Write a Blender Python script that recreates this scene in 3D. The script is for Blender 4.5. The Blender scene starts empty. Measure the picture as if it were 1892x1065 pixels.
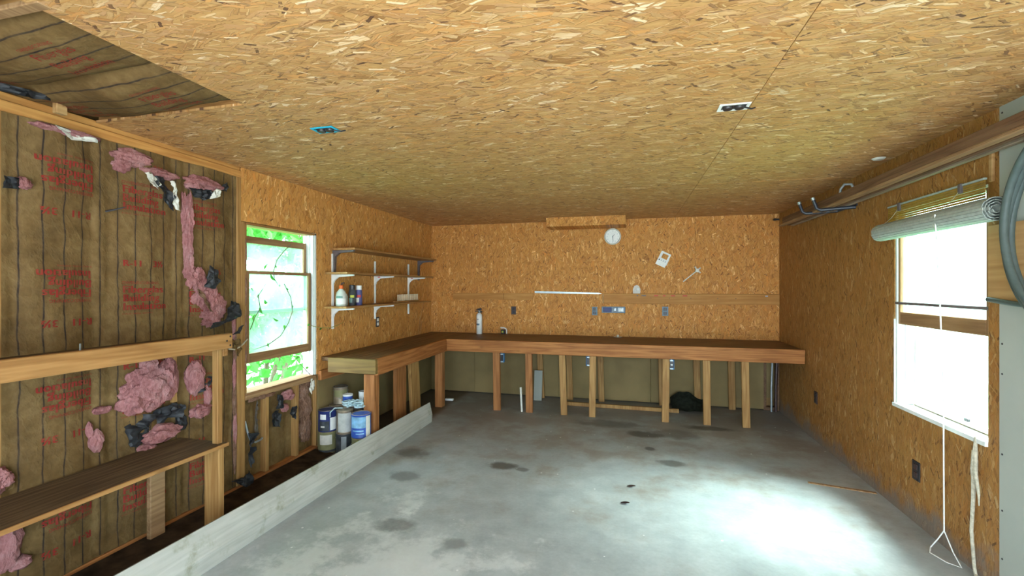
import bpy, bmesh, math, random
from mathutils import Vector, Matrix, noise
import numpy as np
random.seed(7)
SC = bpy.context.scene
COL = SC.collection
# ------------------------------------------------------------------ camera, sky, sun, exposure
cam = bpy.data.cameras.new('camera')
cam.sensor_width = 36.0
cam.lens = 841 / 1892 * 36
cam.shift_y = -2.5 / 1892
cam.clip_start = 0.02
camo = bpy.data.objects.new('camera', cam)
camo.location = (0, 0, 1.535)
camo.rotation_euler = (math.pi / 2, 0, math.radians(14.3))
COL.objects.link(camo)
SC.camera = camo

SKY = 7.0
world = bpy.data.worlds.new('sky')
SC.world = world
world.use_nodes = True
bg = world.node_tree.nodes['Background']
bg.inputs['Color'].default_value = (0.74, 0.91, 1.04, 1)
bg.inputs['Strength'].default_value = SKY

sun = bpy.data.lights.new('sun', 'SUN')
sun.energy = 23.0
sun.angle = math.radians(40)
sun.color = (0.97, 0.98, 1.0)
suno = bpy.data.objects.new('sun', sun)
COL.objects.link(suno)
suno.rotation_euler = Vector((-0.95, 0.02, -1.32)).to_track_quat('-Z', 'Y').to_euler()


def portal(name, loc, sx, sy, direction):
    l = bpy.data.lights.new(name, 'AREA')
    l.shape = 'RECTANGLE'
    l.size, l.size_y = sx, sy
    l.cycles.is_portal = True
    o = bpy.data.objects.new(name, l)
    o.location = loc
    o.rotation_euler = Vector(direction).to_track_quat('-Z', 'Z').to_euler()
    COL.objects.link(o)


portal('door_daylight', (0.06, -0.72, 1.08), 3.2, 2.1, (0, 1, 0))
portal('left_window_daylight', (-2.98, 3.27, 1.37), 0.8, 1.3, (1, 0, 0))
portal('right_window_daylight', (1.96, 3.32, 1.40), 0.85, 1.32, (-1, 0, 0))

SC.view_settings.view_transform = 'Standard'
SC.view_settings.look = 'None'
SC.view_settings.exposure = 0.88
SC.view_settings.gamma = 1.0
SC.view_settings.use_curve_mapping = False
SC.cycles.use_denoising = True
SC.cycles.max_bounces = 10
SC.cycles.diffuse_bounces = 6
SC.cycles.transparent_max_bounces = 16
SC.cycles.sample_clamp_indirect = 8.0

# ------------------------------------------------------------------ room dimensions (metres)
XL, XR, YB, ZC = -2.826, 1.807, 6.25, 2.435
YF = -0.70


# ------------------------------------------------------------------ node helpers
class NT:
    def __init__(self, name, rough=0.8, spec=0.3):
        self.m = bpy.data.materials.new(name)
        self.m.use_nodes = True
        self.t = self.m.node_tree
        self.p = self.t.nodes['Principled BSDF']
        self.p.inputs['Roughness'].default_value = rough
        self.p.inputs['Specular IOR Level'].default_value = spec

    def n(self, typ, ins=None, **props):
        nd = self.t.nodes.new(typ)
        for k, v in props.items():
            setattr(nd, k, v)
        for k, v in (ins or {}).items():
            self.set(nd.inputs[k], v)
        return nd

    def set(self, sock, v):
        if isinstance(v, bpy.types.NodeSocket):
            self.t.links.new(v, sock)
        else:
            sock.default_value = v

    def math(self, op, a, b=None, c=None, clamp=False):
        nd = self.t.nodes.new('ShaderNodeMath')
        nd.operation = op
        nd.use_clamp = clamp
        for i, v in enumerate((a, b, c)):
            if v is not None:
                self.set(nd.inputs[i], v)
        return nd.outputs[0]

    def mix(self, f, a, b):
        nd = self.t.nodes.new('ShaderNodeMix')
        nd.data_type = 'RGBA'
        self.set(nd.inputs[0], f)
        self.set(nd.inputs[6], a)
        self.set(nd.inputs[7], b)
        return nd.outputs[2]

    def mul(self, f, a, b):
        nd = self.t.nodes.new('ShaderNodeMix')
        nd.data_type = 'RGBA'
        nd.blend_type = 'MULTIPLY'
        self.set(nd.inputs[0], f)
        self.set(nd.inputs[6], a)
        self.set(nd.inputs[7], b)
        return nd.outputs[2]

    def ramp(self, f, stops, interp='LINEAR'):
        nd = self.t.nodes.new('ShaderNodeValToRGB')
        cr = nd.color_ramp
        cr.interpolation = interp
        while len(cr.elements) < len(stops):
            cr.elements.new(0.5)
        for e, (p, c) in zip(cr.elements, stops):
            e.position = p
            e.color = (*c, 1) if len(c) == 3 else c
        self.set(nd.inputs[0], f)
        return nd.outputs[0]

    def step(self, v, lo, hi):
        nd = self.t.nodes.new('ShaderNodeMapRange')
        nd.interpolation_type = 'SMOOTHSTEP'
        self.set(nd.inputs[0], v)
        nd.inputs[1].default_value = lo
        nd.inputs[2].default_value = hi
        return nd.outputs[0]

    def noise(self, vec, scale, detail=3, rough=0.55, dim='3D'):
        nd = self.n('ShaderNodeTexNoise', {'Vector': vec, 'Scale': scale, 'Detail': detail, 'Roughness': rough}, noise_dimensions=dim)
        return nd.outputs['Fac']

    def obj(self):
        return self.n('ShaderNodeTexCoord').outputs['Object']

    def world(self):
        return self.n('ShaderNodeNewGeometry').outputs['Position']

    def rand(self):
        return self.n('ShaderNodeObjectInfo').outputs['Random']

    def vm(self, op, a, b=None):
        nd = self.t.nodes.new('ShaderNodeVectorMath')
        nd.operation = op
        self.set(nd.inputs[0], a)
        if b is not None:
            self.set(nd.inputs['Scale' if op == 'SCALE' else 1], b)
        return nd.outputs['Value'] if op in ('LENGTH', 'DISTANCE', 'DOT_PRODUCT') else nd.outputs[0]

    def comb(self, x, y, z=0.0):
        return self.n('ShaderNodeCombineXYZ', {0: x, 1: y, 2: z}).outputs[0]

    def sep(self, v):
        return self.n('ShaderNodeSeparateXYZ', {0: v}).outputs

    def bump(self, h, strength=0.3, dist=0.01):
        nd = self.n('ShaderNodeBump', {'Height': h, 'Strength': strength, 'Distance': dist})
        self.t.links.new(nd.outputs[0], self.p.inputs['Normal'])

    def color(self, c):
        self.set(self.p.inputs['Base Color'], c)
        return self.m


def c4(c):
    return (*c, 1) if len(c) == 3 else c


def plain(name, col, rough=0.6, spec=0.4, metal=0.0, var=0.12, scale=25):
    k = NT(name, rough, spec)
    k.p.inputs['Metallic'].default_value = metal
    f = k.noise(k.obj(), scale, 4)
    lo = tuple(max(0, v * (1 - var)) for v in col)
    hi = tuple(v * (1 + var) for v in col)
    return k.color(k.ramp(f, [(0.3, lo), (0.7, hi)]))


def osb_mat(name, ax, long_axis, tone=1.0, spread=1.25, cell=0.085, dirt=False, contrast=1.0, warm=(1, 1, 1)):
    """oriented strand board: seven layers of randomly turned rectangular wood flakes"""
    k = NT(name, 0.62, 0.25)
    w = k.world()
    s = k.sep(w)
    r = k.rand()
    a = k.math('ADD', s[ax[0]], k.math('MULTIPLY', r, 37.0))
    b = k.math('ADD', s[ax[1]], k.math('MULTIPLY', r, 91.0))
    if long_axis == 1:
        a, b = b, a
    P = k.comb(a, b)
    base = k.noise(k.comb(k.math('MULTIPLY', a, 14.0), k.math('MULTIPLY', b, 40.0)), 1.0, 3)
    T = tone

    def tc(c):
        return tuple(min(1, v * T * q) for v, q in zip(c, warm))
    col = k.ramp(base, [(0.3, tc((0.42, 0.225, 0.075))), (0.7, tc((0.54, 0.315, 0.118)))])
    hgt = None
    cs = contrast
    for i in range(7):
        cw = cell * (1.7, 1.3, 1.0, 0.8, 0.60, 0.55, 0.75)[i]
        off = (13.7 * i + 0.31, 7.9 * i + 0.77)
        # cells a little longer along the board
        Q = k.comb(k.math('MULTIPLY_ADD', a, 0.85 / cw, off[0]), k.math('MULTIPLY_ADD', b, 1.35 / cw, off[1]))
        v = k.n('ShaderNodeTexVoronoi', {'Vector': Q, 'Scale': 1.0, 'Randomness': 0.9}, voronoi_dimensions='2D', feature='F1')
        loc = k.vm('SUBTRACT', Q, v.outputs['Position'])
        cc = k.sep(v.outputs['Color'])
        ang = k.math('MULTIPLY', k.math('SUBTRACT', cc[0], 0.5), spread * 2)
        rt = k.n('ShaderNodeVectorRotate', {'Vector': loc, 'Angle': ang}, rotation_type='Z_AXIS').outputs[0]
        rs = k.sep(rt)
        wob = k.math('MULTIPLY', k.math('SUBTRACT', k.noise(Q, 3.0, 2, dim='2D'), 0.5), 0.16)
        dx = k.math('SUBTRACT', 0.62, k.math('ABSOLUTE', k.math('ADD', rs[0], wob)))
        hw = k.math('MULTIPLY_ADD', cc[2], (0.30, 0.26, 0.22, 0.16, 0.09, 0.07, 0.10)[i], 0.055)
        dy = k.math('SUBTRACT', hw, k.math('ABSOLUTE', k.math('ADD', rs[1], wob)))
        d = k.math('MINIMUM', dx, dy)
        m = k.step(d, 0.0, 0.03)
        grain = k.noise(k.comb(k.math('MULTIPLY', rs[0], 1.5), k.math('MULTIPLY_ADD', rs[1], 16.0, k.math('MULTIPLY', cc[1], 30))), 1.0, 2, dim='2D')
        tint = k.math('ADD', cc[1], k.math('MULTIPLY', k.math('SUBTRACT', grain, 0.5), 0.20))
        if i in (4,):   # sparse dark flakes
            fc = k.ramp(tint, [(0.1, tc((0.13, 0.065, 0.035))), (0.5, tc((0.27, 0.14, 0.06))), (0.9, tc((0.36, 0.21, 0.09)))])
            m = k.math('MULTIPLY', m, k.math('GREATER_THAN', cc[2], 0.72))
        else:
            fc = k.ramp(tint, [(0.0, tc((0.36, 0.18, 0.06))), (0.14, tc((0.55, 0.315, 0.12))), (0.30, tc((0.60, 0.30, 0.095))),
                               (0.44, tc((0.55, 0.325, 0.155))), (0.60, tc((0.48, 0.26, 0.09))), (0.74, tc((0.62, 0.40, 0.18))),
                               (0.86, tc((0.56, 0.32, 0.12))), (0.95, tc((0.74, 0.52, 0.28))), (1.0, tc((0.84, 0.66, 0.43)))])
            m = k.math('MULTIPLY', m, k.math('LESS_THAN', cc[0], 0.86))
        edge = k.step(d, 0.0, 0.07)
        fc = k.mix(edge, k.mul(1.0, fc, (0.60, 0.52, 0.44, 1)), fc)  # flake rims darkened in the colour, painting the small shadow at each edge
        if i < 4:
            fc = k.mul(1.0, fc, k.ramp(cc[0], [(0.0, (0.72, 0.68, 0.64)), (0.5, (1.0, 1.0, 1.0)), (0.8, (0.86, 0.83, 0.8))]))
        col = k.mix(m if cs == 1 else k.math('MULTIPLY', m, cs), col, fc)
        h = k.math('MULTIPLY', m, k.math('ADD', tint, edge))
        hgt = h if hgt is None else k.math('MAXIMUM', h, k.math('MULTIPLY', hgt, 0.9))
    big = k.noise(w, 1.3, 3)
    col = k.mul(0.35, col, k.ramp(big, [(0.3, (0.82, 0.78, 0.72)), (0.7, (1, 1, 1))]))
    if dirt:   # mildew splashed up from the concrete
        n1 = k.noise(w, 5.0, 4)
        mm = k.step(k.math('SUBTRACT', k.math('MULTIPLY', k.math('ADD', n1, k.math('MULTIPLY', k.noise(w, 17.0, 4), 0.5)), 0.38), s[2]), 0.10, 0.28)
        col = k.mix(k.math('MULTIPLY', mm, 0.8), col, (0.19, 0.17, 0.15, 1))
    k.bump(hgt, 0.25, 0.004)
    return k.color(col)


def wood_mat(name, axis, light, dark, rough=0.6, knots=0.5, scale=1.0, wear=None):
    k = NT(name, rough, 0.25)
    o = k.obj()
    s = k.sep(o)
    r = k.math('MULTIPLY', k.rand(), 23.0)
    mul = [22.0 * scale] * 3
    mul[axis] = 1.3 * scale
    q = k.comb(*[k.math('MULTIPLY_ADD', s[i], mul[i], r) for i in range(3)])
    warp = k.noise(q, 0.5, 2)
    ring = k.math('FRACT', k.math('MULTIPLY_ADD', warp, 6.0, k.math('MULTIPLY', k.noise(q, 1.6, 3), 1.2)))
    tri = k.math('ABSOLUTE', k.math('MULTIPLY_ADD', ring, 2.0, -1.0))
    fine = k.noise(q, 5.0, 3)
    f = k.math('ADD', k.math('MULTIPLY', tri, 0.6), k.math('MULTIPLY', fine, 0.4))
    col = k.ramp(f, [(0.15, dark), (0.8, light)])
    if knots:
        kk = [5.0] * 3
        kk[axis] = 2.6
        v = k.n('ShaderNodeTexVoronoi', {'Vector': k.comb(*[k.math('MULTIPLY_ADD', s[i], kk[i], r) for i in range(3)]), 'Scale': 1.0})
        km = k.math('SUBTRACT', 1.0, k.step(v.outputs['Distance'], 0.04, 0.14))
        col = k.mix(k.math('MULTIPLY', km, knots), col, c4(tuple(d * 0.45 for d in dark)))
    col = k.mul(0.5, col, k.ramp(k.noise(o, 3.0, 3), [(0.3, (0.7, 0.66, 0.62)), (0.7, (1, 1, 1))]))
    if wear:
        wn = k.noise(k.vm('ADD', o, k.comb(r, r, r)), 4.0, 5, 0.65)
        col = k.mix(k.step(wn, wear[1], wear[1] + 0.15), col, c4(wear[0]))
    k.bump(f, 0.15, 0.002)
    return k.color(col)


def concrete():
    k = NT('concrete_floor', 0.5, 0.35)
    w = k.world()
    s = k.sep(w)
    n1 = k.noise(w, 1.1, 5, 0.6)
    n2 = k.noise(w, 5.5, 6, 0.65)
    n3 = k.noise(w, 45.0, 3)
    f = k.math('ADD', k.math('MULTIPLY', n1, 0.55), k.math('MULTIPLY', n2, 0.45))
    col = k.ramp(f, [(0.32, (0.26, 0.285, 0.29)), (0.5, (0.375, 0.41, 0.415)), (0.66, (0.50, 0.535, 0.535))])
    col = k.mul(0.35, col, k.ramp(n3, [(0.3, (0.75, 0.75, 0.75)), (0.7, (1, 1, 1))]))
    # brown soil trodden in near the benches and the insulated wall
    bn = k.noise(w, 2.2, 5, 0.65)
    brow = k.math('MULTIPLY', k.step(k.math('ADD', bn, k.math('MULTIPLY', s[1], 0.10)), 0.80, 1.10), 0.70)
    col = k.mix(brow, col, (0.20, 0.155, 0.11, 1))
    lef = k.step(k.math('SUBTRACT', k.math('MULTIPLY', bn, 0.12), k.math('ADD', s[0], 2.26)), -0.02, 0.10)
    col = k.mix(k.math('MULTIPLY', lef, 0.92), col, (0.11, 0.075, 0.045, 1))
    # white paint worn into the slab
    pn = k.noise(w, 3.6, 6, 0.7)
    for (x, y, rx, ry, th) in ((-1.25, 2.15, 0.55, 0.42, 0.50), (-0.3, 1.7, 0.5, 0.35, 0.58), (-1.55, 3.0, 0.28, 0.25, 0.64)):
        d = k.vm('LENGTH', k.vm('MULTIPLY', k.vm('SUBTRACT', w, (x, y, 0)), (1 / rx, 1 / ry, 0)))
        msk = k.step(k.math('SUBTRACT', pn, k.math('MULTIPLY', d, 0.16)), th - 0.24, th - 0.08)
        col = k.mix(k.math('MULTIPLY', msk, 0.45), col, (0.74, 0.76, 0.74, 1))
    # oil stains
    for (x, y, rx, ry, a) in ((-1.93, 3.83, 0.17, 0.14, 0.65), (-1.04, 3.76, 0.15, 0.10, 0.85), (-0.86, 3.72, 0.07, 0.05, 0.6), (0.36, 4.17, 0.15, 0.09, 0.7),
                              (0.16, 4.92, 0.22, 0.12, 0.8), (0.86, 5.30, 0.30, 0.10, 0.85), (-0.2, 5.2, 0.4, 0.16, 0.6), (0.45, 5.0, 0.3, 0.2, 0.5),
                              (-1.75, 3.35, 0.14, 0.12, 0.45), (-1.45, 2.65, 0.2, 0.1, 0.5), (0.2, 4.5, 0.05, 0.06, 0.8), (-1.0, 2.55, 0.1, 0.07, 0.4)):
        d = k.vm('LENGTH', k.vm('MULTIPLY', k.vm('SUBTRACT', w, (x, y, 0)), (1 / rx, 1 / ry, 0)))
        msk = k.step(k.math('SUBTRACT', k.math('ADD', d, k.math('MULTIPLY', n2, 1.4)), 0.7), 0.95, 0.45)
        msk = k.math('SUBTRACT', 1.0, k.step(k.math('ADD', d, k.math('MULTIPLY', n2, 1.4)), 1.2, 1.75))
        col = k.mix(k.math('MULTIPLY', msk, a), col, (0.075, 0.07, 0.06, 1))
    # pale flecks of plaster
    v = k.n('ShaderNodeTexVoronoi', {'Vector': w, 'Scale': 9.0})
    fl = k.math('MULTIPLY', k.math('LESS_THAN', v.outputs['Distance'], 0.07), k.math('GREATER_THAN', k.sep(v.outputs['Color'])[0], 0.72))
    col = k.mix(k.math('MULTIPLY', fl, 0.7), col, (0.8, 0.8, 0.78, 1))
    k.set(k.p.inputs['Roughness'], k.math('MULTIPLY_ADD', n2, 0.35, 0.30))
    k.bump(n2, 0.15, 0.004)
    return k.color(col)


def kraft(name, axis, period, phase):
    """brown paper facing with printed dark asphalt lines (axis = across the batt)"""
    k = NT(name, 0.72, 0.2)
    w = k.world()
    s = k.sep(w)
    n1 = k.noise(w, 4.0, 5, 0.62)
    n2 = k.noise(w, 26.0, 4)
    f = k.math('ADD', k.math('MULTIPLY', n1, 0.7), k.math('MULTIPLY', n2, 0.3))
    col = k.ramp(f, [(0.3, (0.085, 0.048, 0.015)), (0.5, (0.160, 0.095, 0.033)), (0.7, (0.25, 0.16, 0.064))])
    jit = k.math('MULTIPLY', k.math('SUBTRACT', k.noise(w, 6.0, 3), 0.5), 0.018)
    u = k.math('FRACT', k.math('MULTIPLY', k.math('ADD', k.math('SUBTRACT', s[axis], phase), jit), 1 / period))
    d = k.math('MULTIPLY', k.math('ABSOLUTE', k.math('SUBTRACT', u, 0.5)), period)
    line = k.math('SUBTRACT', 1.0, k.step(d, 0.0018, 0.0048))
    halo = k.math('SUBTRACT', 1.0, k.step(d, 0.003, 0.016))
    col = k.mix(k.math('MULTIPLY', halo, 0.28), col, (0.12, 0.07, 0.03, 1))
    col = k.mix(k.math('MULTIPLY', line, k.math('MULTIPLY_ADD', k.noise(w, 9.0, 2), 0.8, 0.4)), col, (0.022, 0.016, 0.016, 1))
    q = k.comb(k.math('MULTIPLY', s[0], 5.0), k.math('MULTIPLY_ADD', s[1], 9.0, k.math('MULTIPLY', s[2], 4.0)), k.math('MULTIPLY_ADD', s[2], 5.0, k.math('MULTIPLY', s[1], -4.0)))
    rid = k.math('ABSOLUTE', k.math('SUBTRACT', k.noise(q, 1.0, 4, 0.6), 0.5))
    rid = k.math('SUBTRACT', 1.0, k.step(rid, 0.0, 0.07))
    col = k.mix(k.math('MULTIPLY', rid, 0.10), col, (0.30, 0.21, 0.10, 1))
    k.bump(k.math('ADD', k.math('ADD', n1, k.math('MULTIPLY', n2, 0.35)), k.math('MULTIPLY', rid, 0.12)), 0.6, 0.014)
    return k.color(col)


def fluff_mat(name, lo, mid, hi):
    k = NT(name, 1.0, 0.05)
    o = k.obj()
    n1 = k.noise(o, 9.0, 5, 0.65)
    n2 = k.noise(k.vm('MULTIPLY', o, (1.0, 1.0, 0.45)), 70.0, 5, 0.7)
    f = k.math('ADD', k.math('MULTIPLY', n1, 0.55), k.math('MULTIPLY', n2, 0.45))
    k.bump(f, 1.0, 0.03)
    return k.color(k.ramp(f, [(0.3, lo), (0.5, mid), (0.72, hi)]))


def glass_mat(name, lo, hi):
    m = bpy.data.materials.new(name)
    m.use_nodes = True
    t = m.node_tree
    t.nodes.clear()
    out = t.nodes.new('ShaderNodeOutputMaterial')
    tr = t.nodes.new('ShaderNodeBsdfTransparent')
    tr.inputs[0].default_value = (0.86, 0.97, 0.93, 1)
    gl = t.nodes.new('ShaderNodeBsdfGlossy')
    gl.inputs['Roughness'].default_value = 0.03
    dust = t.nodes.new('ShaderNodeBsdfTranslucent')
    dust.inputs[0].default_value = (0.75, 0.92, 0.85, 1)
    fw = t.nodes.new('ShaderNodeLayerWeight')
    fw.inputs[0].default_value = 0.5
    pw = t.nodes.new('ShaderNodeMath')
    pw.operation = 'POWER'
    pw.inputs[1].default_value = 4.0
    t.links.new(fw.outputs['Facing'], pw.inputs[0])
    lw = t.nodes.new('ShaderNodeMath')
    lw.operation = 'MULTIPLY_ADD'
    lw.inputs[1].default_value = 0.5
    lw.inputs[2].default_value = 0.03
    t.links.new(pw.outputs[0], lw.inputs[0])
    tc = t.nodes.new('ShaderNodeTexCoord')
    nz = t.nodes.new('ShaderNodeTexNoise')
    nz.inputs['Scale'].default_value = 3.0
    nz.inputs['Detail'].default_value = 5
    t.links.new(tc.outputs['Object'], nz.inputs['Vector'])
    mr = t.nodes.new('ShaderNodeMapRange')
    mr.inputs[1].default_value, mr.inputs[2].default_value = 0.3, 0.7
    mr.inputs[3].default_value, mr.inputs[4].default_value = lo, hi
    t.links.new(nz.outputs['Fac'], mr.inputs[0])
    m1 = t.nodes.new('ShaderNodeMixShader')
    t.links.new(mr.outputs[0], m1.inputs[0])
    t.links.new(tr.outputs[0], m1.inputs[1])
    t.links.new(dust.outputs[0], m1.inputs[2])
    m2 = t.nodes.new('ShaderNodeMixShader')
    t.links.new(lw.outputs[0], m2.inputs[0])
    t.links.new(m1.outputs[0], m2.inputs[1])
    t.links.new(gl.outputs[0], m2.inputs[2])
    t.links.new(m2.outputs[0], out.inputs[0])
    return m


def leaf_mat(name, c):
    k = NT(name, 0.5, 0.3)
    f = k.noise(k.obj(), 3.0, 3)
    k.color(k.ramp(f, [(0.3, tuple(v * 0.65 for v in c)), (0.7, c)]))
    tl = k.n('ShaderNodeBsdfTranslucent', {'Color': c4(tuple(min(1, v * 1.3) for v in c))})
    mx = k.n('ShaderNodeMixShader', {0: 0.45})
    k.t.links.new(k.p.outputs[0], mx.inputs[1])
    k.t.links.new(tl.outputs[0], mx.inputs[2])
    k.t.links.new(mx.outputs[0], k.t.nodes['Material Output'].inputs[0])
    return k.m


def print_mat():
    k = NT('faded_red_ink', 0.8, 0.1)
    w = k.world()
    f = k.noise(w, 18.0, 5, 0.7)
    return k.color(k.ramp(f, [(0.48, (0.27, 0.036, 0.026)), (0.78, (0.25, 0.10, 0.05))]))


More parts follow.
